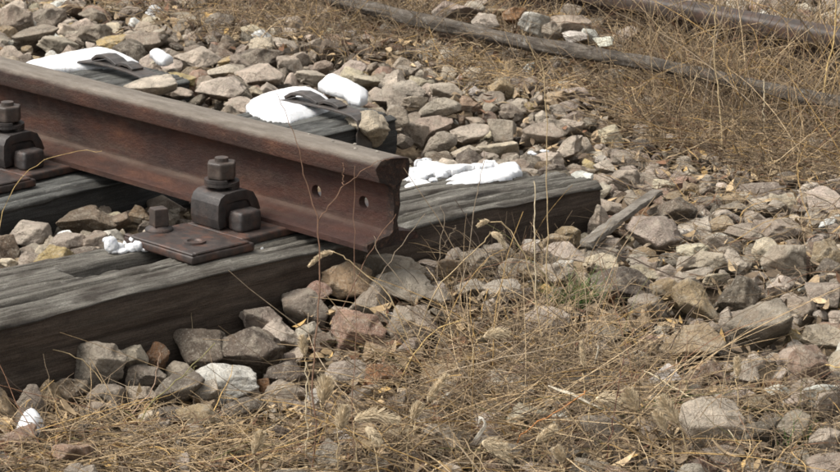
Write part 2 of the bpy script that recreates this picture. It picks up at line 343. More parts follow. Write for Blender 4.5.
# ------------------------------------------------------------------ where things stand (metres)
HEROES = [
    (-0.0945, -0.544, -0.1008, 0.0415, 0.0333, 0.0407, 'grey', 101, 366),
    (-0.0997, -0.4762, -0.105, 0.0248, 0.0199, 0.0235, 'light grey', 133, 359),
    (-0.1048, -0.4257, -0.1119, 0.023, 0.0184, 0.0236, 'orange brown', 156, 356),
    (-0.0779, -0.468, -0.1314, 0.0319, 0.0255, 0.0204, 'grey', 146, 377),
    (-0.0916, -0.3518, -0.116, 0.0478, 0.0384, 0.0346, 'dark grey', 197, 351),
    (-0.0584, -0.4066, -0.1301, 0.0339, 0.0272, 0.0182, 'grey', 184, 371),
    (-0.0195, -0.306, -0.1174, 0.0627, 0.0503, 0.0459, 'dark grey', 248, 356),
    (0.0396, -0.4027, -0.1292, 0.0502, 0.0402, 0.0333, 'white', 226, 384),
    (0.0594, -0.4602, -0.1313, 0.0239, 0.0191, 0.0226, 'light grey', 206, 396),
    (0.0754, -0.3573, -0.1371, 0.0121, 0.0097, 0.0154, 'orange brown', 263, 388),
    (0.0366, -0.4932, -0.1263, 0.0403, 0.0323, 0.0315, 'dark grey', 180, 394),
    (-0.0893, -0.6092, -0.1294, 0.0331, 0.0265, 0.026, 'brown', 70, 393),
    (-0.0782, -0.6483, -0.1261, 0.0273, 0.0219, 0.032, 'tan', 54, 398),
    (-0.0641, -0.704, -0.1214, 0.027, 0.0217, 0.0394, 'grey', 30, 405),
    (-0.0572, -0.7517, -0.1169, 0.0214, 0.0172, 0.0468, 'tan', 7, 410),
    (-0.031, -0.5807, -0.1297, 0.0347, 0.0278, 0.0237, 'grey', 108, 398),
    (0.0054, -0.545, -0.1288, 0.0274, 0.022, 0.0222, 'grey', 141, 398),
    (0.0254, -0.6364, -0.129, 0.0269, 0.0216, 0.0179, 'grey', 102, 414),
    (0.0956, -0.5576, -0.1295, 0.0323, 0.0259, 0.0148, 'dark grey', 172, 414),
    (0.1454, -0.5442, -0.1297, 0.0393, 0.0315, 0.0227, 'tan', 200, 420),
    (0.09, -0.6015, -0.1288, 0.0179, 0.0143, 0.0125, 'cream', 147, 419),
    (0.1316, -0.4531, -0.1363, 0.0436, 0.035, 0.02, 'dark grey', 240, 409),
    (0.0791, -0.3144, -0.1308, 0.0337, 0.027, 0.0286, 'dark grey', 285, 379),
    (-0.0978, -0.2099, -0.094, 0.0353, 0.0283, 0.0212, 'grey', 261, 320),
    (-0.0532, -0.2121, -0.1109, 0.0349, 0.028, 0.0253, 'light grey', 278, 336),
    (-0.0894, -0.1203, -0.0929, 0.0414, 0.0332, 0.0319, 'grey', 305, 310),
    (-0.102, -0.091, -0.0719, 0.0341, 0.0273, 0.0196, 'pinkish brown', 313, 293),
    (-0.0963, -0.0212, -0.0667, 0.0463, 0.0371, 0.0344, 'tan', 346, 283),
    (-0.0204, -0.0325, -0.0797, 0.0395, 0.0317, 0.0277, 'grey', 372, 301),
    (0.0587, -0.1359, -0.0963, 0.0501, 0.0401, 0.041, 'pinkish brown', 359, 333),
    (-0.0189, -0.175, -0.1091, 0.0233, 0.0186, 0.0239, 'light grey', 309, 335),
    (0.0188, -0.1741, -0.1127, 0.0212, 0.017, 0.0176, 'brown', 325, 342),
    (0.0009, 0.0161, -0.0672, 0.0555, 0.0445, 0.0308, 'light grey', 402, 291),
    (-0.0901, 0.0847, -0.0626, 0.0549, 0.044, 0.0252, 'grey', 394, 270),
    (0.0578, -0.0792, -0.0893, 0.0233, 0.0187, 0.0197, 'brown', 384, 322),
    (0.1198, -0.0734, -0.0818, 0.0423, 0.0339, 0.0309, 'grey', 413, 325),
    (-0.0038, 0.1385, -0.0548, 0.0303, 0.0243, 0.0223, 'tan', 452, 270),
    (0.1503, -0.2451, -0.1191, 0.0449, 0.036, 0.0277, 'grey', 348, 373),
    (0.2239, -0.2369, -0.1116, 0.0314, 0.0252, 0.0243, 'orange brown', 384, 378),
    (-0.0105, 0.2083, -0.0551, 0.0347, 0.0278, 0.0222, 'grey', 478, 262),
    (-0.0126, 0.2572, -0.0557, 0.0205, 0.0165, 0.0278, 'light grey', 497, 257),
    (0.0699, 0.2188, -0.0582, 0.0303, 0.0243, 0.0268, 'grey', 516, 272),
    (0.0881, 0.0894, -0.0611, 0.0297, 0.0238, 0.0174, 'light grey', 470, 290),
    (0.1253, 0.1299, -0.0627, 0.0316, 0.0254, 0.0195, 'light grey', 503, 291),
    (0.0796, 0.0229, -0.0672, 0.0255, 0.0204, 0.0198, 'grey', 438, 300),
    (-0.0459, 0.4428, -0.0727, 0.0318, 0.0255, 0.0211, 'tan', 556, 244),
    (-0.0876, 0.5195, -0.0781, 0.0258, 0.0207, 0.0171, 'tan', 568, 235),
    (-0.0238, 0.3546, -0.0668, 0.0188, 0.0151, 0.0171, 'light grey', 531, 252),
    (0.0074, 0.4115, -0.071, 0.0461, 0.0369, 0.0211, 'light grey', 566, 252),
    (0.1172, 0.268, -0.0647, 0.0343, 0.0275, 0.022, 'light grey', 556, 276),
    (0.0869, 0.2356, -0.0631, 0.0283, 0.0227, 0.018, 'tan', 530, 275),
    (0.0539, 0.5879, -0.0678, 0.0554, 0.0444, 0.043, 'light grey', 652, 238),
    (-0.1049, 0.6192, -0.0745, 0.0219, 0.0176, 0.0343, 'light grey', 598, 222),
    (-0.0565, 0.7711, -0.0763, 0.0488, 0.0391, 0.0307, 'dark grey', 672, 214),
    (0.0235, 0.5016, -0.075, 0.0254, 0.0204, 0.0192, 'grey', 607, 247),
    (0.1019, 0.3988, -0.0693, 0.0309, 0.0248, 0.0158, 'cream', 601, 263),
    (0.2451, 0.3179, -0.0614, 0.0659, 0.0528, 0.0323, 'dark grey', 632, 284),
    (0.3132, 0.3318, -0.067, 0.0297, 0.0238, 0.0241, 'tan', 668, 294),
    (0.3667, 0.3433, -0.0681, 0.0492, 0.0395, 0.0356, 'tan', 697, 300),
    (0.3941, 0.4164, -0.0696, 0.0436, 0.035, 0.0341, 'dark grey', 738, 296),
    (0.5379, 0.3025, -0.075, 0.0534, 0.0428, 0.0446, 'grey', 762, 331),
    (0.5177, 0.1511, -0.0799, 0.0524, 0.042, 0.0313, 'tan', 691, 350),
    (0.2186, 0.5423, -0.0702, 0.0414, 0.0332, 0.019, 'cream', 706, 262),
    (0.1561, 0.5812, -0.0738, 0.0315, 0.0253, 0.0161, 'cream', 693, 253),
    (0.1967, 0.5143, -0.0695, 0.0207, 0.0166, 0.0145, 'light grey', 686, 262),
    (0.3243, 0.6286, -0.0645, 0.0454, 0.0364, 0.0354, 'grey', 785, 262),
    (0.3558, 0.7058, -0.0615, 0.0291, 0.0233, 0.0299, 'tan', 827, 256),
    (0.4784, 0.2867, -0.0784, 0.0135, 0.0108, 0.0343, 'light grey', 727, 327),
    (0.4051, 0.514, -0.0687, 0.0261, 0.0209, 0.0181, 'light grey', 780, 286),
    (0.6323, 0.3391, -0.073, 0.0359, 0.0288, 0.0224, 'cream', 823, 338),
    (0.7155, 0.1896, -0.0698, 0.0328, 0.0263, 0.0357, 'pinkish brown', 806, 367),
    (0.6261, 0.1673, -0.0844, 0.0221, 0.0178, 0.0208, 'light grey', 751, 366),
    (0.6642, 0.1061, -0.0848, 0.0236, 0.0189, 0.0183, 'grey', 745, 380),
    (0.7428, 0.0975, -0.0816, 0.0233, 0.0187, 0.011, 'white', 782, 391),
    (0.741, -0.0675, -0.0949, 0.0524, 0.042, 0.0367, 'light grey', 710, 423),
    (0.8487, 0.0723, -0.0721, 0.0245, 0.0197, 0.0233, 'grey', 828, 405),
    (0.92, -0.0233, -0.0875, 0.0256, 0.0205, 0.0207, 'light grey', 826, 441),
    (0.6067, 0.1085, -0.086, 0.0275, 0.0221, 0.0182, 'pinkish brown', 717, 372),
    (0.7018, 0.0441, -0.0891, 0.0268, 0.0215, 0.0137, 'light grey', 738, 397),
    (0.746, 0.0348, -0.0889, 0.023, 0.0185, 0.0119, 'tan', 757, 405),
    (0.7896, 0.0697, -0.0798, 0.023, 0.0184, 0.0139, 'light grey', 795, 401),
    (0.6875, 0.0193, -0.0918, 0.0179, 0.0143, 0.0125, 'light grey', 720, 400),
    (-0.2173, 0.9339, -0.0772, 0.0231, 0.0185, 0.0109, 'cream', 664, 185),
    (-0.132, 0.8704, -0.0765, 0.0272, 0.0218, 0.0125, 'tan', 676, 198),
    (-0.2986, 0.9114, -0.0784, 0.0349, 0.028, 0.0232, 'grey', 625, 180),
    (-0.4791, 1.0413, -0.0909, 0.0133, 0.0107, 0.0097, 'white', 601, 160),
    (-0.4185, 0.9922, -0.0888, 0.0286, 0.023, 0.0135, 'light grey', 607, 168),
    (-0.0369, 0.8288, -0.0806, 0.0245, 0.0196, 0.0129, 'grey', 700, 213),
    (-0.0257, 0.8215, -0.083, 0.0089, 0.0071, 0.0079, 'white', 702, 216),
    (0.0406, 0.7944, -0.0846, 0.0263, 0.0211, 0.015, 'tan', 720, 226),
    (0.1112, 0.7808, -0.0854, 0.0369, 0.0296, 0.0187, 'grey', 745, 235),
    (0.1344, 0.8387, -0.0817, 0.0436, 0.035, 0.0206, 'grey', 775, 230),
    (0.2509, 0.5821, -0.071, 0.0269, 0.0216, 0.0255, 'light grey', 735, 262),
    (0.3023, 0.4692, -0.0712, 0.0243, 0.0195, 0.0138, 'cream', 716, 280),
    (-0.7647, 0.6469, -0.015, 0.0539, 0.0432, 0.0394, 'cream', 364, 129),
    (-0.8301, 0.7987, -0.03, 0.0274, 0.0219, 0.0281, 'grey', 396, 120),
    (-0.8242, 0.8451, -0.0656, 0.032, 0.0256, 0.0276, 'light grey', 414, 134),
    (-0.7482, 0.8458, -0.0717, 0.0366, 0.0293, 0.0243, 'light grey', 440, 143),
    (-0.8184, 0.7994, -0.0725, 0.0269, 0.0215, 0.0169, 'grey', 400, 141),
    (-0.839, 0.9061, -0.0646, 0.0496, 0.0398, 0.0228, 'grey', 430, 128),
    (-0.7499, 0.935, -0.0687, 0.0493, 0.0395, 0.0226, 'light grey', 470, 135),
    (-0.6544, 0.8272, -0.0734, 0.0313, 0.0251, 0.0143, 'light grey', 466, 153),
    (-0.6998, 0.9727, -0.0638, 0.032, 0.0256, 0.0302, 'grey', 500, 134),
    (-0.632, 1.0246, -0.0665, 0.0442, 0.0354, 0.0266, 'grey', 541, 137),
    (-0.9176, 1.0978, -0.0538, 0.0281, 0.0226, 0.0206, 'pinkish brown', 468, 104),
    (-0.956, 1.2362, -0.0485, 0.0313, 0.0251, 0.0265, 'tan', 500, 90),
    (-0.9921, 1.204, -0.0542, 0.0209, 0.0167, 0.0129, 'white', 478, 92),
    (-0.928, 1.0232, -0.0534, 0.0508, 0.0407, 0.0233, 'light grey', 440, 108),
    (-1.0274, 1.1399, -0.0508, 0.039, 0.0313, 0.0179, 'light grey', 446, 92),
    (-1.0698, 1.0649, -0.047, 0.0389, 0.0312, 0.0199, 'light grey', 408, 92),
    (-0.992, 1.0108, -0.0511, 0.0307, 0.0246, 0.0145, 'light grey', 415, 103),
    (-2.1332, 0.7935, -0.0084, 0.0451, 0.0362, 0.0434, 'grey', 15, 22),
    (-2.1878, 0.9373, -0.0289, 0.0432, 0.0346, 0.0319, 'grey', 50, 20),
    (-1.9157, 0.7551, -0.0317, 0.0495, 0.0397, 0.0266, 'light grey', 58, 47),
    (-1.9993, 0.7519, -0.0223, 0.0554, 0.0445, 0.0254, 'grey', 35, 38),
    (-1.9858, 0.9115, -0.0358, 0.0507, 0.0406, 0.0304, 'grey', 93, 36),
    (-1.8976, 0.899, -0.0382, 0.0362, 0.029, 0.0166, 'yellowish', 112, 43),
    (-1.8334, 0.9374, -0.0337, 0.05, 0.0401, 0.0237, 'grey', 142, 43),
    (-1.2868, 0.5253, -0.001, 0.0585, 0.0469, 0.0268, 'light grey', 152, 90),
    (-1.4345, 0.7229, -0.03, 0.0339, 0.0272, 0.0155, 'yellowish', 180, 80),
    (-1.306, 0.6864, -0.018, 0.0204, 0.0164, 0.0237, 'grey', 205, 86),
    (-1.2121, 0.6544, -0.0138, 0.0553, 0.0443, 0.032, 'light grey', 222, 93),
    (-1.2226, 0.7136, -0.0174, 0.0304, 0.0244, 0.0313, 'grey', 240, 90),
    (-1.4571, 0.8712, -0.0404, 0.045, 0.0361, 0.0207, 'light grey', 225, 74),
    (-1.5583, 0.9724, -0.0443, 0.0298, 0.0239, 0.0157, 'yellowish', 230, 63),
    (-1.651, 0.949, -0.0435, 0.0546, 0.0438, 0.025, 'light grey', 196, 58),
    (-1.3618, 0.8857, -0.0366, 0.0578, 0.0463, 0.0265, 'light grey', 258, 78),
    (-1.5306, 0.9936, -0.0406, 0.0406, 0.0326, 0.0208, 'grey', 245, 62),
    (-1.5083, 1.0255, -0.0368, 0.0542, 0.0434, 0.0288, 'dark grey', 262, 60),
    (-1.4261, 1.0377, -0.0445, 0.035, 0.028, 0.0242, 'light grey', 290, 68),
    (-1.2998, 0.6064, -0.0232, 0.0328, 0.0263, 0.0151, 'light grey', 178, 94),
    (-1.2148, 0.7576, -0.0289, 0.0255, 0.0204, 0.015, 'cream', 258, 93),
    (-1.3571, 1.1528, -0.0564, 0.0459, 0.0368, 0.0211, 'light grey', 348, 71),
    (-1.2444, 1.1033, -0.0574, 0.0319, 0.0256, 0.0146, 'cream', 366, 82),
    (-2.2274, 1.0959, -0.0439, 0.0353, 0.0283, 0.0201, 'grey', 92, 16),
    (-1.423, 1.1329, -0.0522, 0.0272, 0.0218, 0.016, 'grey', 322, 66),
    (-1.3457, 1.0261, -0.0535, 0.0399, 0.032, 0.0183, 'light grey', 310, 78),
    (-0.6467, -0.1404, -0.0448, 0.0595, 0.0477, 0.0273, 'brown', 88, 221),
    (-0.6485, -0.2717, -0.0494, 0.0459, 0.0368, 0.0265, 'light grey', 28, 236),
    (-0.5362, -0.2802, -0.0399, 0.0369, 0.0296, 0.0169, 'light grey', 63, 244),
    (-0.5788, -0.3656, -0.0437, 0.0224, 0.018, 0.0275, 'brown', 8, 250),
    (-0.5283, -0.3225, -0.0413, 0.0224, 0.018, 0.0118, 'cream', 46, 250),
    (-0.6315, -0.0317, -0.0497, 0.0237, 0.019, 0.0197, 'tan', 141, 215),
    (-0.6036, -0.1066, -0.0479, 0.0255, 0.0204, 0.0169, 'brown', 118, 224),
    (-0.52, -0.4129, -0.0459, 0.0181, 0.0145, 0.0083, 'cream', 6, 263),
    (-0.5585, -0.1933, -0.0456, 0.0208, 0.0167, 0.0099, 'grey', 95, 236),
    (-1.3153, 1.5607, 0.0124, 0.0364, 0.0292, 0.0188, 'light grey', 487, 22),
    (-1.2007, 1.6007, 0.0188, 0.0389, 0.0312, 0.0309, 'white', 534, 24),
    (-1.119, 1.6361, 0.0213, 0.058, 0.0465, 0.0266, 'grey', 570, 26),
    (-1.2918, 1.6312, 0.0214, 0.0309, 0.0248, 0.0226, 'orange brown', 515, 16),
    (-1.3511, 1.6379, 0.0196, 0.017, 0.0136, 0.0113, 'tan', 499, 13),
    (-1.4425, 1.6456, 0.023, 0.0286, 0.0229, 0.0135, 'light grey', 474, 6),
    (-1.4503, 1.5887, 0.0215, 0.0569, 0.0456, 0.0261, 'grey', 455, 9),
    (-1.0547, 1.635, 0.0094, 0.022, 0.0176, 0.0135, 'white', 590, 35),
    (-1.004, 1.6241, -0.0005, 0.0246, 0.0197, 0.0113, 'white', 603, 43),
    (-1.1257, 1.5823, 0.0129, 0.0248, 0.0199, 0.0255, 'grey', 552, 32),
    (-1.0683, 1.5988, 0.0074, 0.0301, 0.0242, 0.0138, 'white', 575, 37),
    (-1.4458, 1.6695, 0.0246, 0.0201, 0.0161, 0.0112, 'light grey', 480, 4),
]
SNOW = [
    ([(-1.027, 0.5589), (-1.0641, 0.6045), (-1.0772, 0.6489), (-1.0758, 0.7256), (-1.0369, 0.7696), (-0.9616, 0.7348), (-0.9131, 0.7016), (-0.8763, 0.6429), (-0.8617, 0.5752), (-0.8476, 0.5222), (-0.9081, 0.5091), (-0.9702, 0.5231)], 0.0, 0.02, 0.05, 0.45, 'large rounded snow patch on the strapped sleeper just behind the rail head'),
    ([(-1.0924, 0.8144), (-1.1287, 0.8676), (-1.1151, 0.8988), (-1.0493, 0.8787), (-0.9672, 0.8482), (-0.9236, 0.8072), (-0.906, 0.768), (-0.9412, 0.7725), (-0.9845, 0.7984), (-1.0351, 0.8021)], 0.0, 0.016, 0.028, 0.45, 'small loaf of snow on the sleeper beyond the steel strap'),
    ([(-1.6692, 0.4659), (-1.6787, 0.5216), (-1.6915, 0.5916), (-1.6928, 0.6763), (-1.6784, 0.7102), (-1.6055, 0.7065), (-1.5238, 0.6807), (-1.4882, 0.6382), (-1.4941, 0.5987), (-1.5427, 0.5599), (-1.577, 0.5047), (-1.6127, 0.4643)], 0.0, 0.016, 0.036, 0.45, 'long white snow patch on the sleeper behind the rail at upper left'),
    ([(-1.6044, 0.7768), (-1.5986, 0.8009), (-1.5177, 0.772), (-1.4947, 0.7304), (-1.5135, 0.7259)], 0.0, 0.01, 0.016, 0.4, 'little snow patch beyond the strap at the upper left'),
    ([(-0.2881, 0.4158), (-0.3183, 0.4277), (-0.3456, 0.4783), (-0.3454, 0.5257), (-0.3377, 0.558), (-0.3525, 0.6136), (-0.3378, 0.6421), (-0.2912, 0.6098), (-0.263, 0.5588), (-0.2662, 0.5088), (-0.2689, 0.4485)], -0.012, 0.009, 0.012, 0.9, 'bright smooth snow streak lying along the front sleeper behind the rail end'),
    ([(-0.3706, 0.3809), (-0.4166, 0.4227), (-0.4776, 0.5105), (-0.4786, 0.5461), (-0.4393, 0.5288), (-0.4044, 0.5315), (-0.3816, 0.5569), (-0.3848, 0.6141), (-0.3784, 0.6458), (-0.3525, 0.6136), (-0.344, 0.551), (-0.3666, 0.5257), (-0.3617, 0.4838), (-0.3495, 0.4507), (-0.373, 0.4478), (-0.3527, 0.4124)], -0.012, 0.009, 0.008, 1.3, 'broken lumpy snow on the back edge of the front sleeper'),
    ([(-0.3306, 0.3347), (-0.3669, 0.385), (-0.3527, 0.4124), (-0.3166, 0.4182), (-0.2925, 0.3996), (-0.2965, 0.3727), (-0.2933, 0.3315)], -0.012, 0.01, 0.007, 1.0, 'thin ragged snow on the sleeper next to the rail end'),
    ([(-0.2057, -0.1617), (-0.2138, -0.1326), (-0.2028, -0.1109), (-0.1847, -0.129), (-0.1875, -0.151)], -0.009, 0.007, 0.005, 0.8, 'thin snow strip on the sleeper edge below the nut'),
    ([(0.0072, -0.7829), (-0.0185, -0.7566), (-0.0309, -0.7289), (-0.0038, -0.7269), (0.0299, -0.7448), (0.053, -0.7731), (0.0391, -0.7882)], -0.1282, 0.026, 0.018, 0.4, 'round white snow lump in the straw at the lower left corner'),
]
CRUMBS = [
    ([(-0.3238, -0.3411, 0.012, 0.011, 1.3), (-0.3225, -0.3255, 0.006, 0.009, 0.8), (-0.31, -0.3102, 0.004, 0.012, 0.7), (-0.3005, -0.3028, 0.008, 0.01, 0.9), (-0.3394, -0.2952, 0.004, 0.007, 0.8), (-0.2924, -0.2947, 0.003, 0.008, 0.6), (-0.3457, -0.3344, 0.015, 0.006, 0.8), (-0.3236, -0.2949, 0.014, 0.007, 0.9), (-0.3186, -0.3371, 0.002, 0.009, 0.5), (-0.3109, -0.3285, 0.002, 0.01, 0.5)], 'crumbly snow lump on the front sleeper beside the baseplate', 3),
    ([(-0.2347, -0.3014, -0.008, 0.006, 0.5), (-0.2339, -0.2914, -0.008, 0.005, 0.5)], 'tiny snow speck on the sleeper edge left of the baseplate corner', 5),
    ([(-0.3873, 0.7356, -0.012, 0.007, 0.55), (-0.3806, 0.7369, -0.013, 0.006, 0.4)], 'left one of two small snow crumbs on the splintered sleeper end', 6),
    ([(-0.3864, 0.7684, -0.013, 0.006, 0.4), (-0.3854, 0.7758, -0.014, 0.006, 0.35)], 'right one of two small snow crumbs on the splintered sleeper end', 7),
    ([(-0.2981, 0.3589, -0.01, 0.008, 0.4), (-0.3729, 0.4113, -0.006, 0.01, 0.5), (-0.331, 0.3553, -0.008, 0.009, 0.4), (-0.3408, 0.4239, -0.006, 0.008, 0.5), (-0.3543, 0.4554, -0.006, 0.007, 0.5), (-0.3804, 0.4498, -0.006, 0.009, 0.5), (-0.2832, 0.398, -0.01, 0.006, 0.4)], 'loose snow crumbs between the rail end and the bright streak', 8),
]
GRASS = [
  ('dry_grass', 'tangled dry grass and weed stalks in the foreground', [
    ([(0.262, -0.447), (0.248, -0.247), (0.11, -0.002), (0.172, 0.22), (0.406, 0.182), (0.601, 0.052), (0.895, -0.183), (0.445, -0.611)], 850, 0.08, 0.28, 0.0, 0.45, 0.8, 0.13, 0.0006, 0.0012, 'near'),
    ([(0.151, -0.305), (0.151, -0.065), (0.207, 0.182), (0.447, 0.159), (0.895, -0.183), (0.445, -0.611)], 420, 0.14, 0.34, 0.03, 0.75, 0.7, 0.06, 0.0006, 0.0013, 'long'),
    ([(0.303, -0.424), (0.178, -0.092), (0.172, 0.22), (0.415, 0.196), (0.712, -0.009), (0.895, -0.183), (0.47, -0.595)], 420, 0.06, 0.2, 0.8, 1.5, 1.3, 0.1, 0.0004, 0.0008, 'near'),
    ([(-0.014, 0.026), (-0.075, 0.254), (0.001, 0.404), (0.218, 0.268), (0.137, -0.029)], 200, 0.05, 0.16, 0.3, 1.4, 1.6, 0.14, 0.0004, 0.0009, 'near'),
    ([(-0.1, -0.844), (0.0, -0.659), (0.172, -0.567), (0.226, -0.415), (0.445, -0.611), (0.114, -0.994)], 900, 0.07, 0.2, 0.0, 0.4, 0.8, 0.15, 0.0006, 0.0012, 'gold'),
    ([(-0.089, -0.852), (0.226, -0.415), (0.445, -0.611), (0.114, -0.994)], 120, 0.15, 0.3, 0.0, 0.35, 0.6, 0.05, 0.0008, 0.0014, 'long'),
    ([(0.629, 0.02), (0.622, 0.146), (0.907, 0.171), (1.088, -0.072), (0.849, -0.215)], 450, 0.05, 0.16, 0.0, 1.1, 1.6, 0.2, 0.0005, 0.001, 'near'),
    ([(-0.265, -0.613), (-0.214, -0.534), (-0.12, -0.605), (-0.17, -0.683)], 40, 0.06, 0.16, 0.3, 1.3, 1.8, 0.12, 0.0006, 0.0012, 'gold'),
  ]),
  ('dry_grass', 'grey brown matted weeds behind the rail along the top', [
    ([(-2.888, 1.779), (-1.978, 2.774), (-1.044, 1.66), (-0.993, 1.404), (-1.391, 1.349), (-1.437, 1.17), (-1.65, 1.112), (-1.848, 1.064), (-2.167, 1.231)], 5200, 0.05, 0.2, 0.0, 1.3, 1.9, 0.26, 0.0006, 0.0012, 'back'),
    ([(-2.888, 1.779), (-1.978, 2.774), (-1.085, 1.705), (-1.425, 1.382), (-1.498, 1.226), (-1.942, 1.205)], 260, 0.15, 0.34, 0.1, 1.1, 0.8, 0.07, 0.0008, 0.0014, 'long'),
    ([(-3.44, 1.488), (-2.867, 1.797), (-2.117, 1.222), (-2.37, 1.106), (-2.595, 1.022)], 900, 0.06, 0.22, 0.0, 0.7, 1.2, 0.16, 0.0007, 0.0014, 'gold'),
    ([(-1.391, 1.349), (-1.108, 1.592), (-0.758, 1.412), (-0.997, 1.185)], 350, 0.04, 0.15, 0.0, 0.8, 1.4, 0.22, 0.0006, 0.0012, 'gold'),
  ]),
  ('dry_grass', 'dense tangle of dry weeds in the upper right before the far rail', [
    ([(-1.131, 1.617), (-0.815, 1.748), (-0.369, 1.907), (0.095, 1.274), (-0.081, 1.123), (-0.414, 1.213), (-0.689, 1.269)], 4200, 0.05, 0.2, 0.0, 1.1, 1.7, 0.26, 0.0006, 0.0012, 'back'),
    ([(-1.25, 1.886), (-0.717, 2.376), (-0.038, 1.458), (-0.384, 1.37), (-0.806, 1.532)], 2900, 0.08, 0.26, 0.2, 1.4, 1.8, 0.16, 0.0006, 0.0013, 'back'),
    ([(-1.323, 1.823), (-0.621, 2.246), (0.095, 1.274), (-0.436, 1.302)], 500, 0.18, 0.38, 0.1, 1.3, 0.8, 0.07, 0.0009, 0.0015, 'long'),
    ([(-1.885, 1.649), (-1.06, 1.678), (-0.486, 1.769), (-0.386, 1.642), (-0.994, 1.605), (-1.77, 1.542)], 500, 0.06, 0.16, 0.3, 1.4, 1.4, 0.12, 0.0006, 0.0012, 'back'),
    ([(-0.765, 1.975), (-0.621, 2.246), (0.146, 1.205), (-0.111, 1.224)], 260, 0.12, 0.32, 0.4, 1.4, 1.6, 0.12, 0.0008, 0.0015, 'gold'),
    ([(-0.699, 1.345), (-0.396, 1.586), (-0.177, 1.373), (-0.514, 1.232)], 300, 0.1, 0.25, 0.0, 0.35, 0.6, 0.1, 0.0006, 0.0012, 'gold'),
    ([(-0.625, 1.168), (-0.248, 1.268), (0.095, 1.274), (0.659, 0.508), (0.42, 0.289), (0.028, 0.586)], 420, 0.05, 0.2, 0.0, 0.5, 1.0, 0.16, 0.0005, 0.001, 'back'),
    ([(-2.515, 2.51), (-1.353, 3.719), (-0.652, 2.7), (-1.307, 2.327), (-1.528, 2.192)], 2200, 0.1, 0.3, 0.2, 1.4, 1.8, 0.2, 0.0007, 0.0013, 'back'),
  ]),
]
LITTER = [([(-0.165, -0.064), (0.229, 0.357), (0.711, 0.086), (0.92, -0.169), (0.421, -0.627)], 2600), ([(-0.189, -0.782), (0.156, -0.352), (0.445, -0.611), (0.114, -0.994)], 1300), ([(-3.44, 1.488), (-1.978, 2.774), (-0.957, 1.565), (-1.493, 1.128), (-1.936, 1.014), (-2.432, 0.966)], 2200), ([(-1.108, 1.592), (-0.621, 2.246), (0.146, 1.205), (-0.251, 1.083)], 2500), ([(-1.215, 1.244), (-0.825, 1.486), (0.146, 1.205), (0.933, 0.136), (0.364, 0.205), (-0.265, 0.802)], 900)]
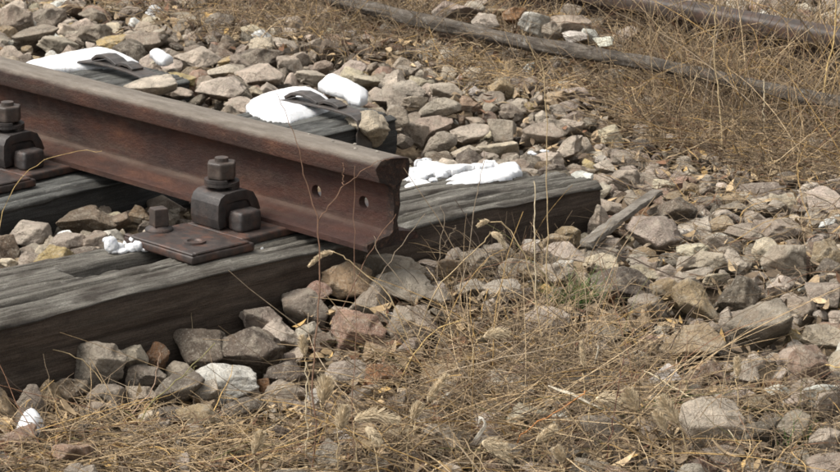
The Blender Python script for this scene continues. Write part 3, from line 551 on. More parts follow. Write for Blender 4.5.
FOXTAILS = [
    ((0.4652, -0.5135, -0.1583), [(0.4652, -0.5135, -0.1583), (0.4482, -0.5059, -0.0932), (0.4421, -0.5042, -0.0724), (0.4417, -0.502, -0.0654)], ((0.4417, -0.502, -0.0654), (0.4861, -0.457, -0.0662)), (0, 0, 0.008), 0.0083, 'plump horizontal foxtail head left of the curled white leaf, largest in the foreground'),
    ((0.4826, -0.4345, -0.1548), [(0.4826, -0.4345, -0.1548), (0.4758, -0.4147, -0.0846), (0.4802, -0.401, -0.0606), (0.4823, -0.3951, -0.0508)], ((0.4823, -0.3951, -0.0508), (0.494, -0.3686, -0.0126)), (0, 0, 0.0), 0.0058, 'fluffy foxtail head leaning up to the right above the middle tangle'),
    ((0.4995, -0.4589, -0.1565), [(0.4995, -0.4589, -0.1565), (0.4903, -0.4428, -0.0896), (0.4913, -0.4359, -0.0743), (0.4899, -0.4346, -0.0673)], ((0.4899, -0.4346, -0.0673), (0.4935, -0.4224, -0.0449)), (0, 0, 0.0), 0.0066, 'short foxtail head just below the leaning fluffy one'),
    ((0.5247, -0.5205, -0.1602), [(0.5247, -0.5205, -0.1602), (0.4955, -0.519, -0.078), (0.4863, -0.5222, -0.0617), (0.486, -0.5219, -0.0603)], ((0.486, -0.5219, -0.0603), (0.5045, -0.5119, -0.0834)), (0, 0, 0.001), 0.0062, 'thin foxtail head slanting down beneath the plump horizontal one'),
    ((0.4741, -0.5647, -0.1628), [(0.4741, -0.5647, -0.1628), (0.4605, -0.5524, -0.0941), (0.4561, -0.5484, -0.0722), (0.456, -0.5464, -0.0667)], ((0.456, -0.5464, -0.0667), (0.4555, -0.5344, -0.0336)), (0, 0, 0.0), 0.0081, 'upright foxtail head right of the tall forked weed'),
    ((0.3622, -0.4816, -0.1596), [(0.3622, -0.4816, -0.1596), (0.3459, -0.4728, -0.0929), (0.3379, -0.4734, -0.0731), (0.3383, -0.4719, -0.0703)], ((0.3383, -0.4719, -0.0703), (0.3367, -0.4605, -0.0361)), (0, 0, 0.001), 0.0109, 'bushy pale foxtail head directly beside the tall weed stem'),
    ((0.2379, -0.4007, -0.1635), [(0.2379, -0.4007, -0.1635), (0.2187, -0.3895, -0.0828), (0.2096, -0.3875, -0.0535), (0.2071, -0.3873, -0.0462)], ((0.2071, -0.3873, -0.0462), (0.1984, -0.3855, -0.0183)), (0, 0, 0.0), 0.0059, 'tufted seed head on the pale stones left of the tall weed'),
    ((0.6065, -0.4153, -0.1643), [(0.6065, -0.4153, -0.1643), (0.599, -0.4008, -0.1064), (0.5988, -0.3968, -0.0954), (0.5997, -0.3938, -0.0899)], ((0.5997, -0.3938, -0.0899), (0.6304, -0.3717, -0.1143)), (0, 0, 0.003), 0.0068, 'lower right foxtail head of the pair at the bottom middle'),
    ((0.5989, -0.4239, -0.1642), [(0.5989, -0.4239, -0.1642), (0.5914, -0.4095, -0.1063), (0.5941, -0.4004, -0.0897), (0.5953, -0.3976, -0.0856)], ((0.5953, -0.3976, -0.0856), (0.6236, -0.3733, -0.0976)), (0, 0, 0.004), 0.0086, 'upper foxtail head of the pair at the bottom middle'),
    ((0.3681, -0.1916, -0.1339), [(0.3681, -0.1916, -0.1339), (0.3556, -0.1721, -0.0493), (0.3585, -0.1623, -0.0314), (0.3625, -0.1576, -0.0298)], ((0.3625, -0.1576, -0.0298), (0.3884, -0.1294, -0.025)), (0, 0, 0.003), 0.0075, 'small horizontal foxtail head high in the middle tangle'),
    ((0.5452, -0.1265, -0.1256), [(0.5452, -0.1265, -0.1256), (0.5322, -0.1148, -0.0601), (0.5308, -0.1135, -0.0528), (0.5296, -0.1124, -0.047)], ((0.5296, -0.1124, -0.047), (0.5196, -0.1094, -0.0121)), (0, 0, 0.0), 0.0039, 'slim upright foxtail head right of the middle tangle'),
    ((0.6392, -0.3424, -0.1585), [(0.6392, -0.3424, -0.1585), (0.6317, -0.3278, -0.1002), (0.6326, -0.3248, -0.0947), (0.633, -0.3233, -0.0919)], ((0.633, -0.3233, -0.0919), (0.6479, -0.3, -0.0708)), (0, 0, 0.002), 0.0063, 'foxtail head rising to the right below the pale pod'),
    ((0.6431, -0.2242, -0.1404), [(0.6431, -0.2242, -0.1404), (0.6306, -0.2089, -0.067), (0.6327, -0.203, -0.057), (0.6342, -0.2004, -0.0542)], ((0.6342, -0.2004, -0.0542), (0.658, -0.1786, -0.0609)), (0, 0, 0.003), 0.0088, 'blurry foxtail head under the red stem at right'),
    ((0.7298, -0.2078, -0.1446), [(0.7298, -0.2078, -0.1446), (0.716, -0.1953, -0.0748), (0.7104, -0.1941, -0.0567), (0.7088, -0.1947, -0.054)], ((0.7088, -0.1947, -0.054), (0.6922, -0.201, -0.0262)), (0, 0, 0.001), 0.0094, 'foxtail head leaning left near the mottled pale stone'),
    ((0.799, -0.1779, -0.1487), [(0.799, -0.1779, -0.1487), (0.7806, -0.1729, -0.0865), (0.7717, -0.1745, -0.0672), (0.7689, -0.1758, -0.063)], ((0.7689, -0.1758, -0.063), (0.7447, -0.1868, -0.0273)), (0, 0, 0.001), 0.0086, 'right one of two parallel foxtail heads left of the pale stone'),
    ((0.7941, -0.2027, -0.1515), [(0.7941, -0.2027, -0.1515), (0.7777, -0.1957, -0.0894), (0.7695, -0.1978, -0.0729), (0.7676, -0.1981, -0.0688)], ((0.7676, -0.1981, -0.0688), (0.7515, -0.2047, -0.0427)), (0, 0, 0.001), 0.006, 'left one of two parallel foxtail heads left of the pale stone'),
    ((0.7008, -0.335, -0.1588), [(0.7008, -0.335, -0.1588), (0.6916, -0.3286, -0.1177), (0.6895, -0.3287, -0.1122), (0.6884, -0.3277, -0.1067)], ((0.6884, -0.3277, -0.1067), (0.6777, -0.3313, -0.0876)), (0, 0, 0.001), 0.0069, 'foxtail head at the bottom edge right of the middle'),
    ((0.7426, -0.0036, -0.1202), [(0.7426, -0.0036, -0.1202), (0.7288, 0.0069, -0.0555), (0.7278, 0.0098, -0.0455), (0.7272, 0.0103, -0.0426)], ((0.7272, 0.0103, -0.0426), (0.7208, 0.0141, -0.0153)), (0, 0, 0.001), 0.0049, 'foxtail head in front of the tan stones at right'),
    ((0.3854, -0.6248, -0.1719), [(0.3854, -0.6248, -0.1719), (0.368, -0.6226, -0.1195), (0.3624, -0.6252, -0.1112), (0.3616, -0.6244, -0.1071)], ((0.3616, -0.6244, -0.1071), (0.3638, -0.6111, -0.078)), (0, 0, 0.001), 0.0072, 'foxtail head in the straw left of the tall weed base'),
    ((0.3392, 0.0064, -0.1154), [(0.3392, 0.0064, -0.1154), (0.3042, 0.0145, -0.0005), (0.2781, 0.0124, 0.0637), (0.2522, -0.0006, 0.0988), (0.2347, -0.0169, 0.1031), (0.2333, -0.0177, 0.1047)], ((0.2333, -0.0177, 0.1047), (0.2226, -0.0316, 0.0968)), (0, 0, 0.002), 0.0036, 'arched thin foxtail against the sleeper face right of the rail end'),
    ((0.1738, -0.1319, -0.1245), [(0.1738, -0.1319, -0.1245), (0.1762, -0.0911, -0.024), (0.1949, -0.0542, 0.0227), (0.2151, -0.0187, 0.0617), (0.2229, -0.0043, 0.0788), (0.2237, -0.0028, 0.0804)], ((0.2237, -0.0028, 0.0804), (0.245, 0.0102, 0.0575)), (0, 0, 0.006), 0.0046, 'nodding greenish foxtail hanging before the front sleeper face'),
    ((0.2309, -0.1651, -0.1289), [(0.2309, -0.1651, -0.1289), (0.1807, -0.1729, -0.0151), (0.1345, -0.2011, 0.0346), (0.1116, -0.2165, 0.0556), (0.0988, -0.2261, 0.0646), (0.0966, -0.2284, 0.0645)], ((0.0966, -0.2284, 0.0645), (0.0744, -0.2592, 0.0428)), (0, 0, 0.006), 0.0038, 'drooping foxtail head before the dark sleeper face left of the rail end'),
]
WEEDS = [
    ('forked_weed', 'weed stem', (0.3907, -0.539, -0.1536), [([(0.3907, -0.539, -0.1536), (0.3822, -0.5236, -0.0906), (0.3643, -0.5152, -0.0207), (0.3537, -0.4939, 0.0633), (0.3409, -0.4803, 0.1333), (0.3265, -0.4694, 0.2004)], 0.00138, 0.00094), ([(0.3265, -0.4694, 0.2004), (0.3033, -0.4718, 0.2562), (0.2855, -0.4713, 0.305), (0.2676, -0.4746, 0.344), (0.2483, -0.4806, 0.3802)], 0.00087, 0.00036), ([(0.3265, -0.4694, 0.2004), (0.334, -0.4526, 0.2244), (0.3418, -0.4344, 0.2511), (0.3554, -0.4135, 0.2696), (0.3703, -0.3919, 0.2866)], 0.00087, 0.00043), ([(0.3418, -0.4344, 0.2511), (0.3354, -0.4286, 0.2833)], 0.00065, 0.00043), ([(0.3703, -0.3919, 0.2866), (0.3856, -0.3745, 0.291)], 0.00036, 0.00022)], (0.17, 0.1, 0.065), 'tall forked brown weed rising in front of the rail near its end', None),
    ('weed_stalk', 'weed stem', (0.4319, -0.4904, -0.1469), [([(0.4319, -0.4904, -0.1469), (0.4084, -0.477, -0.0489), (0.393, -0.4553, 0.0491), (0.3684, -0.435, 0.1681), (0.3549, -0.4247, 0.231), (0.3465, -0.4152, 0.2786)], 0.00072, 0.00036)], (0.17, 0.1, 0.065), 'thin straight stalk crossing the rail web beside the outer bolt hole', 'bare weed stalks'),
    ('weed_stalk', 'weed stem', (0.3683, -0.5305, -0.1539), [([(0.3683, -0.5305, -0.1539), (0.3553, -0.5168, -0.0836), (0.3381, -0.5033, -0.002)], 0.00124, 0.00095)], (0.45, 0.38, 0.26), 'short pale stalk standing left of the tall forked weed', 'bare weed stalks'),
    ('weed_stalk', 'weed stem', (0.528, -0.2477, -0.1334), [([(0.528, -0.2477, -0.1334), (0.4704, -0.2795, -0.0624), (0.4078, -0.3108, 0.0229), (0.359, -0.3346, 0.0911), (0.3277, -0.3502, 0.1337), (0.319, -0.3504, 0.1566)], 0.00096, 0.00052)], (0.22, 0.175, 0.125), 'long stalk leaning left from the tangle to the rail foot', 'bare weed stalks'),
    ('weed_stalk', 'weed stem', (-0.0081, -0.1384, -0.1228), [([(-0.0081, -0.1384, -0.1228), (-0.002, -0.1108, -0.0671), (0.0042, -0.0833, -0.0114), (0.0178, -0.0469, 0.0476), (0.0278, -0.0251, 0.0779)], 0.00098, 0.00057)], (0.17, 0.1, 0.065), 'brown stalk leaning right across the lower rail end', 'bare weed stalks'),
    ('weed_stalk', 'weed stem', (0.0422, -0.1514, -0.1257), [([(0.0422, -0.1514, -0.1257), (0.0534, -0.1069, -0.0389), (0.0668, -0.0709, 0.0195), (0.0905, -0.0201, 0.0891)], 0.00081, 0.00049)], (0.22, 0.175, 0.125), 'grey stalk slanting from the heap up past the rail foot', 'bare weed stalks'),
    ('weed_stalk', 'weed stem', (0.1568, -0.014, -0.0941), [([(0.1568, -0.014, -0.0941), (0.149, 0.0172, 0.0082), (0.1406, 0.0445, 0.1026), (0.138, 0.06, 0.1499), (0.1336, 0.0705, 0.1892)], 0.00089, 0.00049)], (0.22, 0.175, 0.125), 'stalk crossing the snow on the front sleeper', 'bare weed stalks'),
    ('weed_stalk', 'weed stem', (0.3012, 0.0509, -0.1002), [([(0.3012, 0.0509, -0.1002), (0.2781, 0.0718, 0.0163), (0.2535, 0.0941, 0.1405), (0.2277, 0.1152, 0.2647), (0.205, 0.1227, 0.3453)], 0.00113, 0.00072)], (0.34, 0.26, 0.15), 'tallest upright straw in front of the sleeper end', 'bare weed stalks'),
    ('weed_stalk', 'weed stem', (0.2451, 0.0843, -0.0944), [([(0.2451, 0.0843, -0.0944), (0.2221, 0.1029, 0.0157), (0.1963, 0.124, 0.14)], 0.00122, 0.00098)], (0.45, 0.38, 0.26), 'shorter pale straw just left of the tallest upright one', 'bare weed stalks'),
    ('weed_stalk', 'weed stem', (0.191, 0.084, -0.0893), [([(0.191, 0.084, -0.0893), (0.1647, 0.0813, -0.0261), (0.1431, 0.0743, 0.0133), (0.113, 0.0617, 0.0606), (0.088, 0.0511, 0.1)], 0.00082, 0.00049)], (0.075, 0.055, 0.042), 'dark stalk leaning left before the sleeper face', 'bare weed stalks'),
    ('weed_stalk', 'weed stem', (0.1163, 0.0032, -0.0896), [([(0.1163, 0.0032, -0.0896), (0.0957, 0.0064, -0.0263), (0.087, 0.0187, 0.0292), (0.0849, 0.0316, 0.0689), (0.0756, 0.0312, 0.0926)], 0.00074, 0.00041), ([(0.0897, 0.0184, 0.0213), (0.0966, 0.0365, 0.05), (0.0993, 0.0429, 0.0595)], 0.00049, 0.00033)], (0.22, 0.175, 0.125), 'twiggy stalk right of the rail foot before the sleeper', 'bare weed stalks'),
    ('straw_stalk', 'straw', (-0.4017, -0.524, -0.0638), [([(-0.4017, -0.524, -0.0638), (-0.4193, -0.4949, 0.0598), (-0.4097, -0.4595, 0.1266), (-0.3873, -0.4245, 0.1586), (-0.3556, -0.3871, 0.1718), (-0.325, -0.3551, 0.1738)], 0.00066, 0.00033)], (0.42, 0.3, 0.13), 'thin golden straw arching over the left part of the rail foot', 'long straws'),
    ('straw_stalk', 'straw', (-0.1581, -0.6195, -0.1471), [([(-0.1581, -0.6195, -0.1471), (-0.17, -0.6172, -0.1094), (-0.184, -0.6172, -0.0717), (-0.2075, -0.6297, -0.0418), (-0.2273, -0.6454, -0.03)], 0.00141, 0.00094)], (0.34, 0.26, 0.15), 'pale straw bending over at the left edge before the sleeper', 'long straws'),
    ('straw_stalk', 'straw', (-0.0507, -0.5617, -0.1502), [([(-0.0507, -0.5617, -0.1502), (-0.0768, -0.5695, -0.101), (-0.1067, -0.5905, -0.0758), (-0.1432, -0.6244, -0.0674), (-0.1772, -0.6605, -0.0709)], 0.00101, 0.00062)], (0.34, 0.26, 0.15), 'straw curving left low before the sleeper face', 'long straws'),
    ('straw_stalk', 'straw', (0.2608, -0.2462, -0.1301), [([(0.2608, -0.2462, -0.1301), (0.2623, -0.2309, -0.094), (0.2716, -0.2059, -0.0534), (0.2881, -0.1792, -0.0276), (0.3095, -0.1526, -0.0153)], 0.00124, 0.00085)], (0.42, 0.3, 0.13), 'golden bowed straw right of the foxtails in the middle', 'long straws'),
    ('straw_stalk', 'straw', (0.5668, -0.3028, -0.1414), [([(0.5668, -0.3028, -0.1414), (0.5654, -0.2956, -0.1188), (0.5752, -0.2769, -0.096), (0.5962, -0.2467, -0.073), (0.6172, -0.2166, -0.0501), (0.6219, -0.209, -0.043)], 0.0011, 0.0008)], (0.42, 0.19, 0.07), 'orange red bowed straw at the bottom middle', 'long straws'),
    ('straw_stalk', 'straw', (0.5259, 0.0302, -0.0865), [([(0.5526, -0.0008, -0.0736), (0.6134, -0.0149, -0.0768), (0.6815, -0.0321, -0.0818), (0.7322, -0.044, -0.0854), (0.8128, -0.097, -0.0961)], 0.00116, 0.00077)], (0.45, 0.38, 0.26), 'pale straw lying before the tan stones at right', 'long straws'),
    ('straw_stalk', 'straw', (0.2699, 0.1312, -0.078), [([(0.2974, 0.1011, -0.0659), (0.3308, 0.1434, -0.0636), (0.3622, 0.2054, -0.0623), (0.3804, 0.2464, -0.0631)], 0.00082, 0.00057)], (0.36, 0.22, 0.1), 'straight reddish straw lying right of the green tuft', 'long straws'),
    ('straw_stalk', 'straw', (0.4705, 0.3965, -0.0802), [([(0.4968, 0.3631, -0.0677), (0.5253, 0.3585, -0.0673), (0.5763, 0.3305, -0.0671), (0.6072, 0.3119, -0.0664)], 0.00099, 0.00074)], (0.42, 0.3, 0.13), 'yellow straw lying on the big grey block at right', 'long straws'),
    ('straw_stalk', 'straw', (0.6578, 0.2487, -0.0812), [([(0.6892, 0.2078, -0.0653), (0.7245, 0.1998, -0.0618), (0.7801, 0.1943, -0.0572), (0.8239, 0.206, -0.0558)], 0.0011, 0.00086)], (0.42, 0.3, 0.13), 'yellow straw lying at the right edge below the block', 'long straws'),
    ('dark_twig', 'twig', (-0.0109, 0.4999, -0.0798), [([(0.0355, 0.4482, -0.061), (0.1339, 0.4249, -0.0549), (0.243, 0.3916, -0.053), (0.329, 0.3949, -0.0584), (0.3663, 0.3973, -0.0614)], 0.00143, 0.00081), ([(0.1866, 0.4042, -0.0528), (0.1688, 0.3779, -0.0534), (0.1389, 0.3702, -0.0545)], 0.00072, 0.00045), ([(0.329, 0.3949, -0.0584), (0.3578, 0.4024, -0.0607), (0.3263, 0.4768, -0.0588)], 0.00081, 0.00054)], (0.06, 0.042, 0.03), 'long dark twig lying over the stones below the wooden stake', 'dark twigs'),
    ('dark_twig', 'twig', (-0.374, 0.9398, -0.0866), [([(-0.3181, 0.877, -0.0662), (-0.226, 0.8439, -0.0659), (-0.1598, 0.8409, -0.065), (-0.0817, 0.7999, -0.0668)], 0.00129, 0.00079)], (0.075, 0.055, 0.042), 'dark twig lying behind the wooden stake', 'dark twigs'),
    ('dark_twig', 'twig', (0.5279, 0.0757, -0.1008), [([(0.5279, 0.0757, -0.1008), (0.5279, 0.0924, -0.057), (0.5341, 0.112, -0.0222), (0.5449, 0.1358, 0.0111)], 0.00093, 0.00062)], (0.075, 0.055, 0.042), 'dark twig standing before the tan stones at right', 'dark twigs'),
    ('dark_twig', 'twig', (0.6975, -0.2454, -0.1363), [([(0.6975, -0.2454, -0.1363), (0.6911, -0.228, -0.0736), (0.6867, -0.2085, -0.0108), (0.6838, -0.1982, 0.0241)], 0.00086, 0.0005), ([(0.6889, -0.2143, -0.0317), (0.6982, -0.1995, -0.0176)], 0.0005, 0.00029)], (0.1, 0.04, 0.03), 'dark red stem upright in the right part of the tangle', 'dark twigs'),
    ('dark_twig', 'twig', (0.1134, -0.653, -0.1441), [([(0.1134, -0.653, -0.1441), (0.1242, -0.6227, -0.0935), (0.152, -0.5777, -0.0499), (0.174, -0.5375, -0.0034)], 0.00119, 0.00067), ([(0.152, -0.5777, -0.0499), (0.1619, -0.5626, -0.0367)], 0.00067, 0.00045)], (0.2, 0.18, 0.08), 'olive green stalk leaning right over the stones at lower left', 'dark twigs'),
    ('dark_twig', 'twig', (0.0628, -0.6356, -0.1452), [([(0.0628, -0.6356, -0.1452), (0.0748, -0.6121, -0.1159), (0.0854, -0.5912, -0.0895), (0.0869, -0.5764, -0.0545), (0.0844, -0.5701, -0.0312)], 0.00098, 0.00053)], (0.4, 0.28, 0.2), 'thin pinkish stalk rising beside the orange stone at lower left', 'dark twigs'),
    ('dark_twig', 'twig', (-0.1493, -0.0845, -0.1061), [([(-0.1493, -0.0845, -0.1061), (-0.1702, -0.0928, -0.0721), (-0.1898, -0.1024, -0.0446), (-0.2048, -0.1115, -0.0285)], 0.00084, 0.00051), ([(-0.1868, -0.1005, -0.0478), (-0.1931, -0.1107, -0.0577)], 0.00051, 0.00034), ([(-0.1947, -0.1048, -0.0382), (-0.1932, -0.0971, -0.0218)], 0.00051, 0.00034)], (0.22, 0.175, 0.125), 'branched grey twig before the sleeper face left of the rail end', 'dark twigs'),
    ('dark_twig', 'twig', (-0.1167, -0.346, -0.1417), [([(-0.1167, -0.346, -0.1417), (-0.1243, -0.3347, -0.0916), (-0.1406, -0.3244, -0.0213)], 0.00073, 0.0004)], (0.24, 0.19, 0.12), 'fine upright stalk against the dark front sleeper face', 'dark twigs'),
    ('straw_stalk', 'straw', (-0.355, 1.2763, -0.1062), [([(-0.355, 1.2763, -0.1062), (-0.3776, 1.2912, -0.0065), (-0.41, 1.3038, 0.113), (-0.4249, 1.3229, 0.2028)], 0.00165, 0.00103)], (0.34, 0.26, 0.15), 'upright pale stalk in the weeds at the upper right', 'tall stalks in the upper right weeds'),
    ('straw_stalk', 'straw', (-0.3565, 1.4086, -0.1059), [([(-0.3565, 1.4086, -0.1059), (-0.3697, 1.4261, -0.0249), (-0.3817, 1.437, 0.0359)], 0.00168, 0.00126)], (0.45, 0.38, 0.26), 'short pale stalk right of the middle of the upper right weeds', 'tall stalks in the upper right weeds'),
    ('straw_stalk', 'straw', (-0.3017, 1.5542, -0.0974), [([(-0.3017, 1.5542, -0.0974), (-0.3249, 1.5695, 0.0049), (-0.3304, 1.603, 0.1074), (-0.3437, 1.6207, 0.1892)], 0.00212, 0.00127)], (0.42, 0.3, 0.13), 'golden stalk at the right edge of the upper weeds', 'tall stalks in the upper right weeds'),
    ('straw_stalk', 'straw', (-0.5327, 1.4158, -0.094), [([(-0.5327, 1.4158, -0.094), (-0.5413, 1.4466, 0.0096), (-0.5469, 1.4805, 0.1132), (-0.5379, 1.5214, 0.1963)], 0.0015, 0.00086), ([(-0.5467, 1.4688, 0.0821), (-0.5779, 1.4566, 0.1335)], 0.00086, 0.00043)], (0.22, 0.175, 0.125), 'branched stalk in the weeds before the far rail', 'tall stalks in the upper right weeds'),
    ('straw_stalk', 'straw', (-1.0338, 1.4635, -0.0651), [([(-1.0338, 1.4635, -0.0651), (-1.0658, 1.4526, -0.0083), (-1.0912, 1.445, 0.0398)], 0.00136, 0.00091)], (0.34, 0.26, 0.15), 'stalk leaning left before the dark pole', 'tall stalks in the upper right weeds'),
]
TUFTS = [
    ((0.225, 0.2167, -0.0877), 90, 0.08, 'green grass tuft among stones right of the upright straws', 0.035),
    ((0.6216, -0.0183, -0.1074), 24, 0.045, 'little green tuft left of the pale stone at lower right', 0.03),
    ((0.8647, -0.0116, -0.1059), 40, 0.045, 'low green leaves in the lower right corner', 0.04),
    ((0.1934, 0.1969, -0.0872), 20, 0.06, 'thin green blades left of the bigger tuft', 0.03),
]
LEAVES = [
    ([(0.5393, -0.2016, -0.0568), (0.5534, -0.1904, -0.0652), (0.567, -0.1787, -0.0707), (0.5858, -0.1637, -0.082), (0.6031, -0.1493, -0.0903)], 0.006, (0.55, 0.49, 0.38), 'pale dry pod shaped leaf pointing down right in the tangle'),
    ([(0.5852, -0.4037, -0.0822), (0.589, -0.3956, -0.0711), (0.5908, -0.3895, -0.06), (0.5852, -0.3921, -0.0518), (0.5848, -0.3957, -0.0601)], 0.004, (0.62, 0.58, 0.5), 'curled white dry leaf at the bottom middle'),
    ([(0.8354, -0.1769, -0.0715), (0.8486, -0.1697, -0.0878), (0.8641, -0.157, -0.0958)], 0.006, (0.36, 0.27, 0.17), 'brown curled leaf at the bottom right'),
    ([(0.057, -0.738, -0.0763), (0.066, -0.7342, -0.0905), (0.078, -0.7252, -0.0989)], 0.01, (0.38, 0.28, 0.17), 'withered tan leaf in the straw at lower left'),
    ([(0.4936, -0.0418, -0.0369), (0.4946, -0.0447, -0.0473), (0.4949, -0.0512, -0.0651)], 0.003, (0.55, 0.5, 0.4), 'thin upright pale blade right of the middle tangle'),
]
TIMBERS = [
    ('wooden_stake', [(0.0388, 0.4288, -0.055), (-0.0218, 0.5856, -0.045), (-0.1299, 0.8147, -0.055)], .024, .012, False, 'weathered grey wooden stake lying on stones beside the splintered sleeper end', 'wooden stake', 5, .8),
    ('wooden_pole', [(-2.0224, 1.6032, -0.01), (-1.7226, 1.5385, -0.005), (-1.4852, 1.5058, 0.0), (-1.3076, 1.4962, 0.0), (-1.112, 1.4944, -0.002), (-0.9319, 1.5346, -0.006), (-0.7955, 1.5498, -0.008), (-0.5976, 1.5553, -0.012), (-0.3756, 1.5537, -0.014), (-0.176, 1.5678, -0.018)], .036, .034, True, 'long dark weathered pole lying in the weeds along the top of the picture', 'wooden pole', 9, .9),
]

# ------------------------------------------------------------------ ground
def spaced(a, b, fine, far):
    inner = np.arange(a, b+1e-6, fine); out = []; d = fine
    lo = [a]; hi = [inner[-1]]
    while lo[-1] > -far: d *= 1.25; lo.append(lo[-1]-d)
    d = fine
    while hi[-1] < far: d *= 1.25; hi.append(hi[-1]+d)
    return np.array(lo[:0:-1]+list(inner)+hi[1:])
gx = spaced(-3.4, 1.3, .02, 60); gy = spaced(-1.2, 3.6, .02, 60)
X, Y = np.meshgrid(gx, gy, indexing='ij'); nx, ny = X.shape
near = (sm(-8, -3.4, X)*(1-sm(1.3, 5, X))*sm(-6, -1.2, Y)*(1-sm(3.6, 9, Y)))
P = np.stack([X.ravel(), Y.ravel(), np.zeros(X.size)], 1)
Z = g(X, Y)-.022+(fbm(P*14, 4, 3)*.016).reshape(X.shape)
Z = np.where(near > 0, Z*near+(-.14)*(1-near), -.14)
idx = np.arange(nx*ny).reshape(nx, ny)
F = np.stack([idx[:-1, :-1].ravel(), idx[1:, :-1].ravel(), idx[1:, 1:].ravel(), idx[:-1, 1:].ravel()], 1)
ground = link('ground', new_mesh('ground', np.stack([X.ravel(), Y.ravel(), Z.ravel()], 1), F), M_SOIL)
ground['kind'] = 'structure'

# ------------------------------------------------------------------ rails
def rail_profile(s=1.0):
    h = [(0.0, 0), (.0625, 0), (.0625, .009), (.0605, .0115), (.0165, .0215), (.0095, .0265), (.007, .040),
         (.0068, .080), (.0078, .095), (.012, .1045), (.020, .1085), (.0325, .1115), (.0335, .1145), (.0335, .133), (.0325, .139),
         (.0290, .1445), (.022, .1475), (.012, .1488), (0, .149)]
    full = [(-y, z) for y, z in h[1:-1]][::-1]
    loop = h[1:]+full                       # counter-clockwise, starts lower right
    return [(y*s, z*s) for y, z in loop]

def make_rail(name, x0, x1, y, z, s, mat, holes=(), notch=True, step=.012, bend=0.0):
    prof = rail_profile(s)
    # refine the profile
    pr = []
    for a, b in zip(prof, prof[1:]+prof[:1]):
        L = math.hypot(b[0]-a[0], b[1]-a[1]); n = max(1, int(L/(.010)))
        for k in range(n): pr.append((a[0]+(b[0]-a[0])*k/n, a[1]+(b[1]-a[1])*k/n))
    xs = [x1]; d = step
    while xs[-1] > x0:
        xs.append(xs[-1]-d)
        if xs[-1] < -2.2: d *= 1.2
    xs = np.array(xs[::-1]); m = len(pr); V = np.zeros((len(xs), m, 3))
    V[:, :, 0] = xs[:, None]; V[:, :, 1] = np.array(pr)[None, :, 0]; V[:, :, 2] = np.array(pr)[None, :, 1]
    Q = V.reshape(-1, 3)
    # pitting and battered edges, a slightly ragged saw cut at the end
    c = np.array([0, 0, .07*s]); dirv = Q-c; dirv[:, 0] = 0; ln = np.linalg.norm(dirv, axis=1, keepdims=True)+1e-9
    Q += dirv/ln*(fbm(Q*np.array([30, 60, 60]), 3, 7)*.0007)[:, None]
    if notch:
        e = Q[:, 0] > x1-.0005
        Q[e, 0] += fbm(Q[e]*np.array([1, 70, 70]), 4, 9)*.014-.012*sm(.10, .03, Q[e, 2])*sm(-.02, .06, Q[e, 1])-.010*np.clip(-Q[e, 1]/.033, 0, 1)*(Q[e, 2] > .105)
    n = len(xs); idx = np.arange(n*m).reshape(n, m); nxt = np.roll(idx, -1, 1)
    F = np.stack([idx[:-1].ravel(), idx[1:].ravel(), nxt[1:].ravel(), nxt[:-1].ravel()], 1)
    me = bpy.data.meshes.new(name); bm = bmesh.new()
    vs = [bm.verts.new(v) for v in Q]
    for f in F: bm.faces.new([vs[i] for i in f])
    for ring in (idx[-1], idx[0][::-1]):
        bm.faces.new([vs[i] for i in ring])
    bmesh.ops.recalc_face_normals(bm, faces=bm.faces[:]); bm.to_mesh(me); bm.free()
    o = link(name, me, mat); o.location = (0, y, z)
    for hx, hz, r in holes:
        bmh = bmesh.new(); prism(bmh, 20, r, -.06, .06)
        bmesh.ops.rotate(bmh, verts=bmh.verts[:], cent=(0, 0, 0), matrix=Matrix.Rotation(math.pi/2, 3, 'X'))
        bmesh.ops.translate(bmh, verts=bmh.verts[:], vec=(hx, 0, hz)); bmesh.ops.recalc_face_normals(bmh, faces=bmh.faces[:])
        mh = bpy.data.meshes.new('cut'); bmh.to_mesh(mh); bmh.free()
        oh = bpy.data.objects.new('cut', mh); COL.objects.link(oh); oh.location = (0, y, z)
        md = o.modifiers.new('hole', 'BOOLEAN'); md.operation = 'DIFFERENCE'; md.object = oh; md.solver = 'EXACT'
        bpy.context.view_layer.update(); dg = bpy.context.evaluated_depsgraph_get()
        new = bpy.data.meshes.new_from_object(o.evaluated_get(dg)); o.modifiers.clear(); o.data = new
        bpy.data.objects.remove(oh); bpy.data.meshes.remove(mh)
    for p in o.data.polygons: p.use_smooth = abs(p.normal.x) < .5
    o.data.name = name
    try:
        o.data.set_sharp_from_angle(angle=math.radians(38))
    except Exception: pass
    return o
rail = make_rail('rail', -6.5, 0.0, 0, .014, 1.0, M_RAIL, holes=((-.1862, .0583, .0120), (-.069, .0611, .0120)))
tag(rail, 'rust brown steel rail sawn off short with two bolt holes near its end', 'rail')
far_rail = make_rail('rail', -9, 4.2, 1.86, -.075, 1.0, M_RAIL2, notch=False, step=.05)
tag(far_rail, 'rail of the next track at the top right behind dry weeds', 'rail')

# pale specks stuck on the running surface near the end
for bx, by in ((-.225, .012), (-.160, .006), (-.095, -.002), (-.120, .020), (-.055, .010)):
    bm = bmesh.new(); bmesh.ops.create_icosphere(bm, subdivisions=2, radius=.0032)
    for v in bm.verts: v.co.z *= .45
    o = from_bm('pale_speck', bm, M_ROCK, rail, True); o.location = (bx, by, .1492); o.color = (.42, .39, .34, 1)

